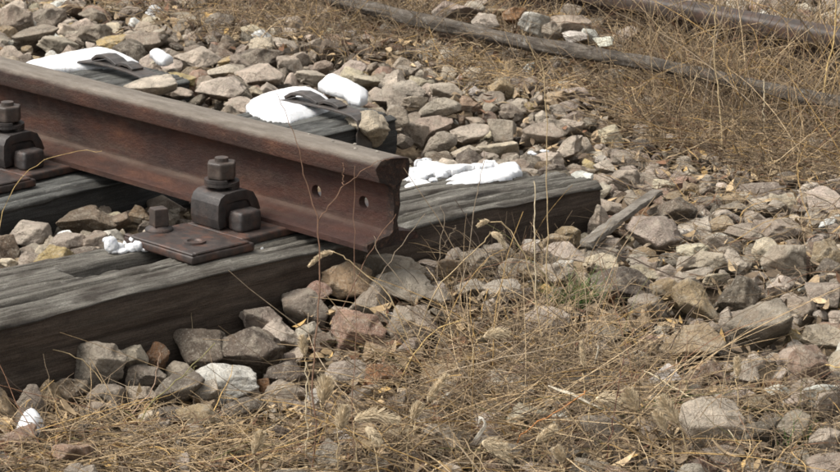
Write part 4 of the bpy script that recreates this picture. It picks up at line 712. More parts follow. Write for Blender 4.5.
# ------------------------------------------------------------------ sleepers
def make_sleeper(name, xf, xb, y0, y1, zt, zb, mat, seed, rough=1.0, crack_list=(), erode=0.0, notch_face=0.0):
    """timber lying along Y; xf = face towards the camera, xb = far face"""
    W = xf-xb; H = zt-zb; ds = .0042
    per = []
    for k in range(int(H/ds)): per.append((xf, zb+H*k/int(H/ds), 0, 1))
    for k in range(int(W/ds)): per.append((xf-W*k/int(W/ds), zt, 1, 0))
    for k in range(int(H/.012)): per.append((xb, zt-H*k/int(H/.012), 0, -1))
    for k in range(6): per.append((xb+W*k/6, zb, -1, 0))
    per = np.array(per); m = len(per)
    ys = list(np.arange(y1, max(y0, -1.15), -.006)); d = .006
    while ys[-1] > y0: d *= 1.15; ys.append(ys[-1]-d)
    ys = np.array(ys[::-1]); n = len(ys)
    V = np.zeros((n, m, 3)); V[:, :, 0] = per[None, :, 0]; V[:, :, 1] = ys[:, None]; V[:, :, 2] = per[None, :, 1]
    Q = V.reshape(-1, 3).copy()
    istop = np.tile(per[:, 2] == 1, n); isfront = np.tile(per[:, 3] == 1, n)
    u = Q[:, 0]; y = Q[:, 1]; z = Q[:, 2]
    cracks = np.zeros(len(Q)); wob = fbm(np.stack([y*3.1, np.full_like(y, seed), np.zeros_like(y)], 1), 3, seed)*.010
    # cracks follow the grain
    L = fbm(np.stack([(u+wob)*95, y*2.2, np.full_like(y, 3.3*seed)], 1), 3, seed)
    cr = sm(.24, .36, L)
    L2 = fbm(np.stack([(u+wob)*190, y*3.5, np.full_like(y, 9.1*seed)], 1), 2, seed+5)
    fine = L2+.8*fbm(np.stack([(u+wob)*420, y*11, np.full_like(y, 5.1*seed)], 1), 2, seed+6)
    dz = -cr*.011*rough+fine*.0026*rough+fbm(np.stack([u*14, y*3, z*0+seed], 1), 3, seed+8)*.004*rough
    cr2 = sm(.26, .42, fbm(np.stack([(u+wob)*270, y*4.5, np.full_like(y, 2.7*seed)], 1), 2, seed+9))
    dz = dz-cr2*.0035*rough; cracks = np.maximum(cracks, np.maximum(cr*.9, cr2*.7))
    for (cu0, cy0, cu1, cy1, wd, dp) in crack_list:
        t = np.clip((y-cy0)/(cy1-cy0), 0, 1); cu = cu0+(cu1-cu0)*t+wob*.4
        prof = np.exp(-((u-cu)/wd)**4)*sm(0, .06, t)*sm(0, .10, 1-t)*((y > min(cy0, cy1)) & (y < max(cy0, cy1)))
        dz = dz-prof*dp; cracks = np.maximum(cracks, np.minimum(prof*1.3, 1.1))
    # rounded, worn arrises; the far end splinters and drops
    df = np.abs(u-xf); db = np.abs(u-xb)
    edge_w = .012+.010*(fbm(np.stack([y*9, y*0+seed, y*0], 1), 3, seed+2)+.4)
    dz = dz-.011*np.exp(-df/np.maximum(edge_w, .004))-.010*np.exp(-db/.012)
    if erode > 0:
        e = sm(y1-.30, y1, y); lay = np.floor((fbm(np.stack([(u+wob)*30, y*5, y*0+seed], 1), 2, seed+4)*.5+.5)*5)/5
        dz = dz-erode*e*(.25+.75*lay)*(.25+.75*sm(xf-.02, xb, u))
    Q[istop, 2] += dz[istop]
    dside = fbm(np.stack([z*45, y*2.4, z*0+seed*2.2], 1), 3, seed+11); sc = sm(.35, .6, dside)
    dx = -sc*.004*rough+fbm(np.stack([z*12, y*4, z*0+seed], 1), 3, seed+12)*.0045*rough+fbm(np.stack([z*120, y*8, z*0], 1), 2, seed+13)*.0012
    dx = dx-.008*np.exp(-(zt-z)/.008)
    Q[isfront, 0] += dx[isfront]
    # the top of the front face follows the lowered arris
    topedge = np.tile(np.arange(m) == int(H/ds), n)
    T = Q[topedge, 2]; low = (zt-np.repeat(T, m))
    kf = isfront & (zt-z < .05)
    Q[kf, 2] -= (low[kf])*(1-(zt-z[kf])/.05)
    isback = np.tile(per[:, 3] == -1, n); kl = int(H/ds)+int(W/ds)-1
    lowb = (zt-np.repeat(Q[np.tile(np.arange(m) == kl, n), 2], m)); kb = isback & (zt-z < .09)
    Q[kb, 2] -= lowb[kb]*(1-(zt-z[kb])/.09)
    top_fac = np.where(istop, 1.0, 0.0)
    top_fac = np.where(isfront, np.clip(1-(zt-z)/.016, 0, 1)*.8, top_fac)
    idx = np.arange(n*m).reshape(n, m); nxt = np.roll(idx, -1, 1)
    F = np.stack([idx[:-1].ravel(), idx[1:].ravel(), nxt[1:].ravel(), nxt[:-1].ravel()], 1)
    # end cap: shrinking rings with growth-ring relief
    rings = 16; base = Q[idx[-1]].copy(); cen = base.mean(0); capV = []; capF = []; prev = idx[-1]; off = len(Q)
    for k in range(1, rings):
        s = 1-k/rings; R = cen+(base-cen)*s
        R[:, 1] = y1+fbm(R*np.array([38, 0, 60])+seed, 3, seed+20)*.007+.004
        capV.append(R); cur = off+np.arange(m)+(k-1)*m
        capF.append(np.stack([prev, cur, np.roll(cur, -1), np.roll(prev, -1)], 1)); prev = cur
    Q[idx[-1], 1] += fbm(base*np.array([30, 0, 45])+seed, 3, seed+20)*.006
    Vall = np.concatenate([Q]+capV); Fall = np.concatenate([F]+capF)
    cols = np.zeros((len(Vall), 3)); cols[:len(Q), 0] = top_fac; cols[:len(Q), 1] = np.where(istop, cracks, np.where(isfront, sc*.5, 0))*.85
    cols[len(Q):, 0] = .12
    me = new_mesh(name, Vall, Fall[:, ::-1]); set_col(me, cols)
    bm = bmesh.new(); bm.from_mesh(me)
    bmesh.ops.recalc_face_normals(bm, faces=bm.faces[:]); bm.to_mesh(me); bm.free()
    for p in me.polygons: p.use_smooth = True
    return link(name, me, mat)

sl = []
s0 = make_sleeper('sleeper', -.128, -.385, -1.9, .655, 0, -.185, M_WOOD, 3, 1.25,
                  crack_list=((-.272, -.475, -.260, -.20, .021, .050), (-.20, -1.1, -.19, -.55, .006, .014), (-.26, .18, -.24, .62, .006, .018), (-.19, .1, -.175, .6, .004, .014), (-.31, .05, -.33, .6, .005, .012)), erode=.05)
tag(s0, 'front timber sleeper under the sawn rail end, grey cracked top, splintered outer end', 'railway sleeper', 'timber sleepers under the rail'); sl.append(s0)
s1 = make_sleeper('sleeper', -.735, -.985, -2.0, .735, 0, -.18, M_TAR, 8, .55)
tag(s1, 'dark tarred sleeper with a strap and two snow patches, second from the rail end', 'railway sleeper', 'timber sleepers under the rail'); sl.append(s1)
s1.rotation_euler.z = .065; s1.location = (.012, .056, 0)
s2 = make_sleeper('sleeper', -1.325, -1.575, -2.0, .66, 0, -.18, M_TAR, 14, .55)
tag(s2, 'dark tarred sleeper under the snow at the upper left edge, third from rail end', 'railway sleeper', 'timber sleepers under the rail'); sl.append(s2)

# ------------------------------------------------------------------ strap bands round the two rear sleepers
def strap(xf, xb, y, w, tilt, label, seed):
    """steel band over the top and down both faces, with folded clamp ears standing proud of the top"""
    root = empty('sleeper_strap', ((xf+xb)/2, y, 0), tilt)
    hx = (xf-xb)/2
    t = .0042
    def strip(name, path, width, thick, parent, off=0.0):
        bm = bmesh.new(); rows = []
        for k, (a, z) in enumerate(path):
            p0 = path[max(0, k-1)]; p1 = path[min(len(path)-1, k+1)]
            d = Vector((p1[0]-p0[0], p1[1]-p0[1])).normalized(); nrm = Vector((-d.y, d.x))
            if nrm.y < 0 and abs(d.x) > .1: nrm = -nrm
            rows.append([bm.verts.new((a, off-width/2, z)), bm.verts.new((a, off+width/2, z)),
                         bm.verts.new((a+nrm.x*thick, off+width/2, z+nrm.y*thick)), bm.verts.new((a+nrm.x*thick, off-width/2, z+nrm.y*thick))])
        for a, b in zip(rows, rows[1:]):
            for j in range(4): bm.faces.new((a[j], b[j], b[(j+1) % 4], a[(j+1) % 4]))
        bm.faces.new(rows[0]); bm.faces.new(rows[-1][::-1])
        return from_bm(name, bm, M_STRAP, parent, False, .0006, 1)
    band = [(hx+.005, -.13), (hx+.005, -.02), (hx+.006, -.006), (hx+.001, .006), (hx-.012, .013), (hx*.5, .018), (0, .020), (-hx*.5, .018), (-hx+.012, .012), (-hx+.001, .004), (-hx-.004, -.006), (-hx-.006, -.12)]
    strip('band', band, w, -t if False else t, root)
    fold = [(hx*.10, .022), (-hx*.05, .030), (-hx*.25, .035), (-hx*.45, .032), (-hx*.58, .022)]
    strip('folded_end', fold, w*.7, t*1.5, root, off=0)
    fold2 = [(hx*.55, .020), (hx*.42, .027), (hx*.25, .028), (hx*.12, .022)]
    strip('clamp_ear', fold2, w*.6, t*1.6, root, off=0)
    tag(root, label, 'strap', 'steel straps round the rear sleepers'); return root
strap(-.757, -1.007, .625, .046, .10, 'dark steel strap round the sleeper between its two snow patches', 1)
strap(-1.325, -1.575, .565, .05, -.04, 'dark steel strap round the sleeper at the upper left edge beside long snow', 2)

# ------------------------------------------------------------------ rail fastenings
def make_fastening():
    root = empty('rail_fastening', (-.27, 0, 0))
    # everything below is relative to the plate centre line on top of the timber
    bm = bmesh.new(); box(bm, -.085, .095, -.300, -.165, .002, .0165); box(bm, -.083, .062, -.1652, .170, .002, .0160)
    for v in bm.verts:
        if v.co.y < 0: v.co.x += .012
    from_bm('base_plate', bm, M_PLATE, root, False, .0035, 2, .0012)
    bm = bmesh.new()                                            # raised lip round the plate end
    box(bm, -.072, .106, -.2995, -.2915, .0160, .0205); box(bm, .096, .1045, -.291, -.175, .0160, .0205)
    from_bm('plate_lip', bm, M_PLATE, root, False, .0015, 1)
    bm = bmesh.new(); box(bm, .011, .047, -.1450, -.098, .0160, .050)
    for v in bm.verts:
        if v.co.z > .05: v.co.y *= .97; v.co.x = .014+(v.co.x-.014)*.93
    from_bm('shoulder_block', bm, M_IRON, root, False, .006, 3, .0022)
    bm = bmesh.new(); box(bm, -.066, .004, -.146, -.074, .0160, .060)
    from_bm('shoulder_rib', bm, M_IRON, root, False, .004, 2, .0015)
    # clamp: bent plate, long saddle over the rib, toe on the rail foot
    prof = [(-.160, .018), (-.163, .034), (-.162, .060), (-.157, .071), (-.146, .077), (-.120, .079), (-.098, .078), (-.084, .072), (-.075, .058), (-.068, .040)]
    bm = bmesh.new(); rows = []
    th = .017
    for k, (yy, zz) in enumerate(prof):
        a = prof[max(0, k-1)]; b = prof[min(len(prof)-1, k+1)]; d = Vector((b[0]-a[0], b[1]-a[1])).normalized(); nn = Vector((d.y, -d.x))
        rows.append([bm.verts.new((-.062, yy, zz)), bm.verts.new((.010, yy, zz)), bm.verts.new((.010, yy+nn.x*th, zz+nn.y*th)), bm.verts.new((-.062, yy+nn.x*th, zz+nn.y*th))])
    for a, b in zip(rows, rows[1:]):
        for j in range(4): bm.faces.new((a[j], b[j], b[(j+1) % 4], a[(j+1) % 4]))
    bm.faces.new(rows[0]); bm.faces.new(rows[-1][::-1])
    from_bm('clamp', bm, M_IRON, root, True, .0022, 2).data.set_sharp_from_angle(angle=math.radians(45))
    bx, by = -.028, -.122
    bm = bmesh.new()                                            # split spring washer: two turns
    prev = None; n = 56
    for k in range(n+1):
        t = 4*math.pi*k/n*.97; z = .0795+.0115*k/n; ri, ro = .0155, .0300
        ring = [bm.verts.new((bx+r*math.cos(t), by+r*math.sin(t), zz)) for r, zz in ((ri, z), (ro, z), (ro, z+.0052), (ri, z+.0052))]
        if prev:
            for j in range(4): bm.faces.new((prev[j], ring[j], ring[(j+1) % 4], prev[(j+1) % 4]))
        else: bm.faces.new(ring)
        prev = ring
    bm.faces.new(prev[::-1]); w = from_bm('spring_washer', bm, M_IRON, root, False)
    bm = bmesh.new(); prism(bm, 6, .0265, .0955, .1245, bx, by, .25)
    from_bm('nut', bm, M_NUT, root, False, .0030, 2, .0006)
    bm = bmesh.new(); prism(bm, 20, .0135, .030, .1315, bx, by, 0, .0118)
    from_bm('bolt', bm, M_NUT, root, False, .0015, 2)
    for (sx, sy, hh) in ((-.062, -.232, .030),):
        s = empty('coach_screw', (sx, sy, .0165)); s.parent = root
        bm = bmesh.new(); prism(bm, 28, .0245, 0, .004, 0, 0, 0, .0235); prism(bm, 28, .0235, .0041, .009, 0, 0, 0, .014); from_bm('washer', bm, M_IRON, s, False, .0008, 1)
        bm = bmesh.new(); prism(bm, 4, .0190, .0088, hh+.009, 0, 0, .5, .0172); from_bm('square_head', bm, M_NUT, s, False, .0018, 2)
    bm = bmesh.new(); ring_profile(bm, [(.010, .0160), (.019, .0160), (.0185, .0195), (.013, .0195)], 28, .038, -.238)
    from_bm('hole_rim', bm, M_PLATE, root, False)
    tag(root, 'rusty baseplate with clamp, spring washer and big hex nut nearest the rail end', 'rail fastening', 'rail fastenings on the near side of the rail')
    return root
fast = make_fastening()
def copy_tree(o, parent=None):
    c = o.copy(); COL.objects.link(c)
    if parent: c.parent = parent
    for ch in list(o.children): copy_tree(ch, c)
    return c
f2 = copy_tree(fast); f2.location.x -= .602; f2.location.y -= .006; f2.rotation_euler.z = .03
f2['label'] = 'rail fastening with clamp and nut cut by the left edge of the picture'

# ------------------------------------------------------------------ snow
def inside_dist(P, poly):
    """signed distance (positive inside) of points to a polygon"""
    poly = np.array(poly); n = len(poly); d = np.full(len(P), 1e9); ins = np.zeros(len(P), bool)
    for k in range(n):
        a = poly[k]; b = poly[(k+1) % n]; ab = b-a; t = np.clip(((P-a)@ab)/(ab@ab), 0, 1)
        d = np.minimum(d, np.linalg.norm(P-(a+t[:, None]*ab), axis=1))
        c = ((a[1] > P[:, 1]) != (b[1] > P[:, 1])) & (P[:, 0] < (b[0]-a[0])*(P[:, 1]-a[1])/(b[1]-a[1]+1e-12)+a[0]); ins ^= c
    return np.where(ins, d, -d)

def make_snow(poly, z0, thick, label, soft=.02, wob=.006, ragged=.5, seed=0, res=.0028):
    poly = np.array(poly); lo = poly.min(0)-.02; hi = poly.max(0)+.02
    xs = np.arange(lo[0], hi[0], res); ys = np.arange(lo[1], hi[1], res); X, Y = np.meshgrid(xs, ys, indexing='ij')
    P2 = np.stack([X.ravel(), Y.ravel()], 1); P3 = np.concatenate([P2, np.full((len(P2), 1), seed*1.7)], 1)
    d = inside_dist(P2, poly)+fbm(P3*(55 if ragged > .55 else 20), 3, seed)*wob*ragged*2+vnoise(P3*60, seed)*.0012
    h = thick*np.clip(1-(1-np.clip(d/soft, 0, 1))**2, 0, 1)**.85
    h = h*(1+.22*ragged*fbm(P3*26, 3, seed+3))+fbm(P3*80, 3, seed+5)*.0012*np.clip(h/thick*2, 0, 1)
    if ragged > .9: d = d-.034*np.clip(fbm(P3*50, 3, seed+9)+.10, 0, 1); h = np.where(d > 0, h, 0)
    keep = (d > -.0005).reshape(X.shape); nx, ny = X.shape; idx = np.arange(nx*ny).reshape(nx, ny)
    q = keep[:-1, :-1] & keep[1:, :-1] & keep[1:, 1:] & keep[:-1, 1:]
    F = np.stack([idx[:-1, :-1][q], idx[1:, :-1][q], idx[1:, 1:][q], idx[:-1, 1:][q]], 1)
    used = np.unique(F); remap = -np.ones(nx*ny, int); remap[used] = np.arange(len(used))
    T = np.concatenate([P2, (z0+h)[:, None]], 1)[used]; B = T.copy(); B[:, 2] = z0-.012
    Ft = remap[F]; Fb = Ft[:, ::-1]+len(used)
    e = {}
    for f in Ft:
        for a, b in zip(f, np.roll(f, -1)):
            k = (min(a, b), max(a, b))
            if k in e: e[k] = None
            else: e[k] = (a, b)
    S = [(b, a, a+len(used), b+len(used)) for v in e.values() if v for a, b in [v]]
    Fa = np.concatenate([Ft, Fb, np.array(S)]); V = np.concatenate([T, B]); org = V.mean(0)
    org[2] = z0; me = new_mesh('snow_patch', V-org, Fa)
    o = link('snow_patch', me, M_SNOW); o.location = org
    tag(o, label, 'snow patch', 'snow patches left on the timbers and stones'); return o
for k, (poly, z0, th, soft, rag, label) in enumerate(SNOW):
    make_snow(poly, z0, th, label, soft=soft, ragged=rag, seed=k+1)

def snow_crumbs(balls, label, seed):
    VV = []; FF = []; off = 0; org = np.array(balls[0][:3]); RC = np.random.RandomState(seed)
    bm = bmesh.new(); bmesh.ops.create_icosphere(bm, subdivisions=4, radius=1); D = np.array([v.co[:] for v in bm.verts]); bm.verts.index_update()
    Fi = np.array([[v.index for v in f.verts] for f in bm.faces]); bm.free()
    for (x, y, z, r, k) in balls:
        W = D*(1+.22*fbm(D*1.6+RC.rand()*50, 3, seed)+.07*fbm(D*6+x*90, 2, seed+1))[:, None]*np.array([r, r, r*k])+np.array([x, y, z])-org
        VV.append(W); FF.append(Fi+off); off += len(D)
    o = link('snow_patch', new_mesh('snow_patch', np.concatenate(VV), np.concatenate(FF)), M_SNOW); o.location = org
    tag(o, label, 'snow patch', 'snow patches left on the timbers and stones', 'stuff' if 'loose' in label else None)
for q in CRUMBS: snow_crumbs(*q)

# ------------------------------------------------------------------ stones
_ico = {}
def ico(sub):
    if sub not in _ico:
        bm = bmesh.new(); bmesh.ops.create_icosphere(bm, subdivisions=sub, radius=1)
        V = np.array([v.co[:] for v in bm.verts]); bm.verts.index_update()
        F = np.array([[v.index for v in f.verts] for f in bm.faces]); bm.free(); _ico[sub] = (V/np.linalg.norm(V, axis=1, keepdims=True), F)
    return _ico[sub]

def rock_unit(R, sub, flat=False, round_=False):
    D, F = ico(sub); n = R.randint(7, 12)
    nn = R.normal(size=(n, 3)); nn /= np.linalg.norm(nn, axis=1, keepdims=True)
    # spread the planes
    for _ in range(6):
        df = nn[:, None]-nn[None]; ds = (df**2).sum(2)+np.eye(n); nn = nn+.12*(df/ds[..., None]**1.5).sum(1)/n*3; nn /= np.linalg.norm(nn, axis=1, keepdims=True)
    dd = R.uniform(.55, 1.0, n); p = R.uniform(14, 20) if round_ else R.uniform(45, 110)
    A = np.clip(D@nn.T, 0, None)/dd
    r = (A**p).sum(1)**(-1/p); r = np.minimum(r, 1.45)
    s = R.randint(1000)
    # chipped hollows
    for _ in range(R.randint(2, 6)):
        c = R.normal(size=3); c /= np.linalg.norm(c); a = D@c; r *= 1-R.uniform(.08, .20)*sm(.80, .92, a)
    r *= 1+.06*fbm(D*1.7+s, 3, s)+.038*fbm(D*4.5+s, 3, s+1)
    if sub >= 4: r *= 1-.060*np.abs(fbm(D*8+s, 3, s+2))+.012*fbm(D*24+s, 2, s+3)
    V = D*r[:, None]; lo = V.min(0); hi = V.max(0); V = (V-(lo+hi)/2)/((hi-lo)/2)
    return V, F
RS = np.random.RandomState(77)
hero_meshes = []
for k in range(30):
    V, F = rock_unit(RS, 5 if k < 18 else 4, round_=(k % 6 == 5))
    hero_meshes.append(new_mesh('stone', V, F)); hero_meshes[-1].materials.append(M_ROCK)

PAL = {  # name: (albedo, jitter)
 'grey': (.350, .286, .226), 'light grey': (.53, .450, .362), 'dark grey': (.180, .146, .114), 'white': (.76, .71, .63),
 'cream': (.56, .48, .35), 'tan': (.37, .275, .170), 'yellowish': (.50, .38, .19), 'orange brown': (.30, .165, .085),
 'pinkish brown': (.37, .250, .185), 'brown': (.19, .140, .100)}
def tint(name, R, j=.17):
    c = np.array(PAL[name])*(1+R.uniform(-j, j)); return np.clip(c*(1+R.uniform(-.03, .03, 3)), 0, .8)

KEEP = [(-.40, -.118, -3, .665), (-.995, -.728, -3, .785), (-1.585, -1.318, -3, .67), (-7, .01, -.075, .075)]
def blocked(x, y, r):
    for k, (a, b, c, d) in enumerate(KEEP):
        rr = r*.75 if k < 3 else r*.2
        if k == 3: continue
        if a-rr < x < b+rr and c < y < d+rr: return True
    return False

stones = []   # dict x y z sx sy sz rz rx ry col hero label
for (x, y, z, sx, sy, sz, c, px, py) in HEROES:
    stones.append(dict(p=(x, y, z), s=(sx, sy, sz), r=(RS.uniform(-.22, .22), RS.uniform(-.22, .22), .794+RS.uniform(-.35, .35)), c=c, hero=True))
# scattered stones: dart throwing, big first, around the placed ones
hx = [s['p'][0] for s in stones]; hy = [s['p'][1] for s in stones]; hr = [(s['s'][0]+s['s'][1])/2 for s in stones]
ax = np.array(hx+[0.0]*6000); ay = np.array(hy+[0.0]*6000); ar = np.array(hr+[0.0]*6000); na = len(hx)
names = ['grey', 'light grey', 'dark grey', 'white', 'cream', 'tan', 'yellowish', 'orange brown', 'pinkish brown', 'brown']
probs = np.array([.34, .27, .10, .045, .06, .08, .015, .010, .05, .03]); probs /= probs.sum()
def try_ring(x, y, r, k):
    global na
    if blocked(x, y, r): return False
    d = np.hypot(ax[:na]-x, ay[:na]-y)
    if (d < k*(ar[:na]+r)).any(): return False
    ax[na] = x; ay[na] = y; ar[na] = r; na += 1; return True
def visible_px(x, y, z, mx=90, my=60):
    q, d = project((x, y, z)); return -mx < q[0] < 840+mx and -my-60 < q[1] < 472+my
mids = []
for (r0, r1, tries) in ((.028, .039, 3500), (.019, .028, 8000), (.011, .019, 16000)):
    xs = RS.uniform(-3.6, 1.25, tries); ys = RS.uniform(-1.2, 3.6, tries); rr = RS.uniform(r0, r1, tries)
    for x, y, r in zip(xs, ys, rr):
        if not visible_px(x, y, -.1): continue
        far = sm(.55, 1.3, y)
        if r > .032 and RS.rand() < far*.6: continue
        if y > 1.15 and r > .016 and RS.rand() < .35: continue
        if try_ring(x, y, r, .72):
            c = names[RS.choice(len(names), p=probs)]
            s = (r*RS.uniform(.9, 1.35), r*RS.uniform(.75, 1.1), r*RS.uniform(.5, .9))
            z = float(g(x, y))+s[2]*RS.uniform(-.15, .45)
            mids.append(dict(p=(x, y, z), s=s, r=(RS.uniform(-.5, .5), RS.uniform(-.5, .5), RS.uniform(0, 6.28)), c=c, hero=False))
# rank the scattered ones by how large they show, occluded ones last
bpy.context.view_layer.update()
trees = []
for o in [rail]+sl:
    me = o.data; mw = o.matrix_world
    trees.append(BVHTree.FromPolygons([mw @ v.co for v in me.vertices], [p.vertices[:] for p in me.polygons]))
C0 = Vector(CAM)
def shows(m):
    q, d = project(m['p'])
    if not (-8 < q[0] < 848 and -4 < q[1] < 478): return 0
    T = Vector(m['p'])+Vector((0, 0, m['s'][2]*.6)); dv = T-C0; L = dv.length; dv.normalize()
    for t in trees:
        if t.ray_cast(C0, dv, L-.01)[0] is not None: return 0
    return (m['s'][0]+m['s'][2])/d
for s in stones+mids: s['show'] = shows(s); s['q'], s['d'] = project(s['p'])
mids.sort(key=lambda m: -m['show'])
for s in stones:
    if s['show'] == 0: s['show'] = .001 if not(-20 < s['q'][0] < 860 and -10 < s['q'][1] < 485) else .01
n_single = 300-len(stones)
# Leave out of the singles the ones that the near tangle of grass or the picture edge hides
singles = stones+[m for m in mids[:n_single] if m['show'] > 0]
rest = [m for m in mids[n_single:] ]

# labels: colour, size, shape and the nearest landmark, then the order along it
ANCH = [(40, 395, 'below the front sleeper at lower left'), (110, 370, 'against the face of the front sleeper at left'), (190, 360, 'under the front sleeper face below the baseplate'),
 (255, 350, 'against the sleeper face left of the weed stems'), (30, 440, 'in the straw at the lower left corner'), (120, 425, 'in the straw along the lower left'), (225, 420, 'in the straw below the white block'),
 (315, 305, 'in the heap below the rail end, left part'), (365, 295, 'in the heap straight below the rail end'), (330, 360, 'beside the tall forked weed'), (400, 340, 'behind the foxtails right of the rail end'),
 (430, 275, 'under the front sleeper right of the rail'), (500, 260, 'below the sleeper face behind upright stalks'), (560, 245, 'under the outer end of the front sleeper'), (600, 225, 'by the splintered sleeper end and the stake'),
 (655, 240, 'beside the large mottled stone'), (690, 215, 'behind the large mottled stone'), (600, 265, 'between the stake and the dark twigs'), (640, 290, 'by the broad dark stone below the twigs'), (690, 265, 'by the cream stones right of the stake'),
 (740, 230, 'in the rubble right of the stake'), (800, 215, 'in the rubble at the right edge'), (780, 265, 'above the big grey block at right'), (700, 330, 'among the tan stones right of the tangle'),
 (760, 330, 'beside the big grey block at right'), (820, 330, 'at the right edge beside the grey block'), (740, 380, 'below the big grey block'), (800, 390, 'near the small white stone at lower right'), (710, 425, 'by the pale stone at the lower right'),
 (810, 440, 'in the lower right corner'), (640, 400, 'in the tangle at the lower right'), (540, 360, 'in the middle of the dry tangle'), (480, 430, 'under the tangle at the lower middle'), (500, 310, 'at the top of the dry tangle'), (580, 310, 'near the green tuft'),
 (650, 170, 'behind the sleeper end'), (720, 175, 'behind the sleeper end in thin grass'), (800, 160, 'in the weeds at the right edge'), (590, 150, 'just beyond the outer end of the sleeper'), (530, 135, 'behind the front sleeper, right part'), (470, 135, 'behind the snow on the front sleeper'),
 (420, 130, 'behind the sawn rail end'), (360, 125, 'beside the rail head near its end'), (440, 95, 'between the strapped sleeper and the weeds'), (520, 90, 'in front of the dark pole, middle'), (400, 70, 'beyond the strapped sleeper end'),
 (480, 20, 'behind the dark pole'), (540, 22, 'behind the dark pole, middle'), (590, 35, 'behind the right part of the dark pole'), (640, 90, 'in the weeds before the far rail'), (340, 65, 'behind the second snow patch'), (270, 70, 'behind the large rounded snow patch'),
 (220, 85, 'between the two snowy sleepers'), (160, 80, 'beside the rail head left of the snow patches'), (200, 50, 'beyond the upper left sleeper end'), (115, 38, 'behind the long snow at upper left'), (50, 40, 'behind the rail at the upper left'), (20, 15, 'in the upper left corner'),
 (30, 240, 'between the two sleepers at the left edge'), (90, 222, 'between the sleepers left of the baseplate'), (140, 210, 'under the rail beside the coach screw')]
AP = np.array([(a, b) for a, b, _ in ANCH], float)
def describe(s):
    sx, sy, sz = s['s']; wpx = sx/s['d']*FPX*2
    size = 'big' if wpx > 44 else ('medium' if wpx > 27 else 'small')
    k = sz/max(sx, sy); shp = 'flat' if k < .55 else ('chunky' if k < .85 else 'blocky')
    q = s['q']; a = int(np.argmin(np.hypot(AP[:, 0]-q[0], (AP[:, 1]-q[1])*1.3)))
    return size, s['c'], shp, ANCH[a][2]
groups = {}
for s in singles:
    if s.get('label'): continue
    groups.setdefault(describe(s), []).append(s)
ORD = ['', 'second', 'third', 'fourth', 'fifth', 'sixth', 'seventh', 'eighth', 'ninth', 'tenth']
for (size, c, shp, place), lst in groups.items():
    lst.sort(key=lambda s: s['q'][0])
    for k, s in enumerate(lst):
        if len(lst) == 1: s['label'] = f'{size} {c} {shp} stone {place}'
        elif k == 0: s['label'] = f'leftmost {size} {c} {shp} stone {place}'
        elif k == len(lst)-1: s['label'] = f'rightmost {size} {c} {shp} stone {place}'
        else: s['label'] = f'{size} {c} {shp} stone {place}, {ORD[k]} from left'
for i, s in enumerate(singles):
    me = hero_meshes[RS.randint(0, 18 if s['hero'] or s['s'][0]/s['d'] > .006 else 30)]
    o = bpy.data.objects.new('ballast_stone', me); COL.objects.link(o)
    o.location = s['p']; o.scale = s['s']; o.rotation_euler = s['r']
    o.color = (*tint(s['c'], RS), 1)
    tag(o, s['label'], 'stone', 'ballast stones')

def rock_mass(name, items, sub, nvar, label, cat='gravel'):
    vs = [rock_unit(RS, sub) for _ in range(nvar)]; VV = []; FF = []; CC = []; off = 0
    for it in items:
        V, F = vs[RS.randint(nvar)]; cx, cy, cz = it['r']
        R = np.array(Matrix.Rotation(cz, 3, 'Z') @ Matrix.Rotation(cy, 3, 'Y') @ Matrix.Rotation(cx, 3, 'X'))
        W = (V*np.array(it['s']))@R.T+np.array(it['p']); VV.append(W); FF.append(F+off); off += len(V)
        CC.append(np.tile(tint(it['c'], RS, .28), (len(V), 1)))
    me = new_mesh(name, np.concatenate(VV), np.concatenate(FF)); set_col(me, np.concatenate(CC))
    o = link(name, me, M_ROCKS); tag(o, label, cat, kind='stuff')
    if sub <= 3:
        try: me.set_sharp_from_angle(angle=math.radians(26))
        except Exception: pass
    return o
rock_mass('ballast_rubble', [m for m in rest if m['s'][0] > .0185 or m['show'] > .0065], 3, 30, 'smaller ballast stones lying between the larger ones', 'ballast')
rock_mass('ballast_rubble', [m for m in rest if not (m['s'][0] > .0185 or m['show'] > .0065)], 2, 30, 'small ballast stones scattered between the larger ones', 'ballast')
print('singles', len(singles), 'rest', len(rest))
small = []
for k in range(15000):
    x = RS.uniform(-3.6, 1.3); y = RS.uniform(-1.3, 3.7)
    if not visible_px(x, y, -.1): continue
    r = RS.uniform(.004, .013)*RS.choice([.7, 1, 1.25])
    if blocked(x, y, r*.5): continue
    c = names[RS.choice(len(names), p=probs)]
    small.append(dict(p=(x, y, float(g(x, y))-.014+RS.uniform(-.004, .006)), s=(r*1.2, r, r*RS.uniform(.5, .9)), r=tuple(RS.uniform(-3, 3, 3)), c=c))
rock_mass('ballast_chippings', small, 2, 20, 'fine stone chippings filling the gaps in the ballast', 'gravel')
print('small', len(small))

# ------------------------------------------------------------------ dry vegetation
STRAW = np.array([.84, .755, .665])*np.array([(.40, .32, .205), (.31, .255, .18), (.235, .195, .145), (.165, .135, .102), (.50, .42, .29), (.48, .35, .16), (.20, .12, .08), (.10, .080, .062), (.34, .30, .24), (.13, .14, .06)])
W_NEAR = np.array([.14, .20, .23, .17, .06, .03, .03, .09, .04, .01]); W_BACK = np.array([.12, .19, .24, .19, .05, .04, .06, .09, .02, .0])
W_GOLD = np.array([.25, .2, .13, .1, .1, .1, .03, .06, .02, .01])

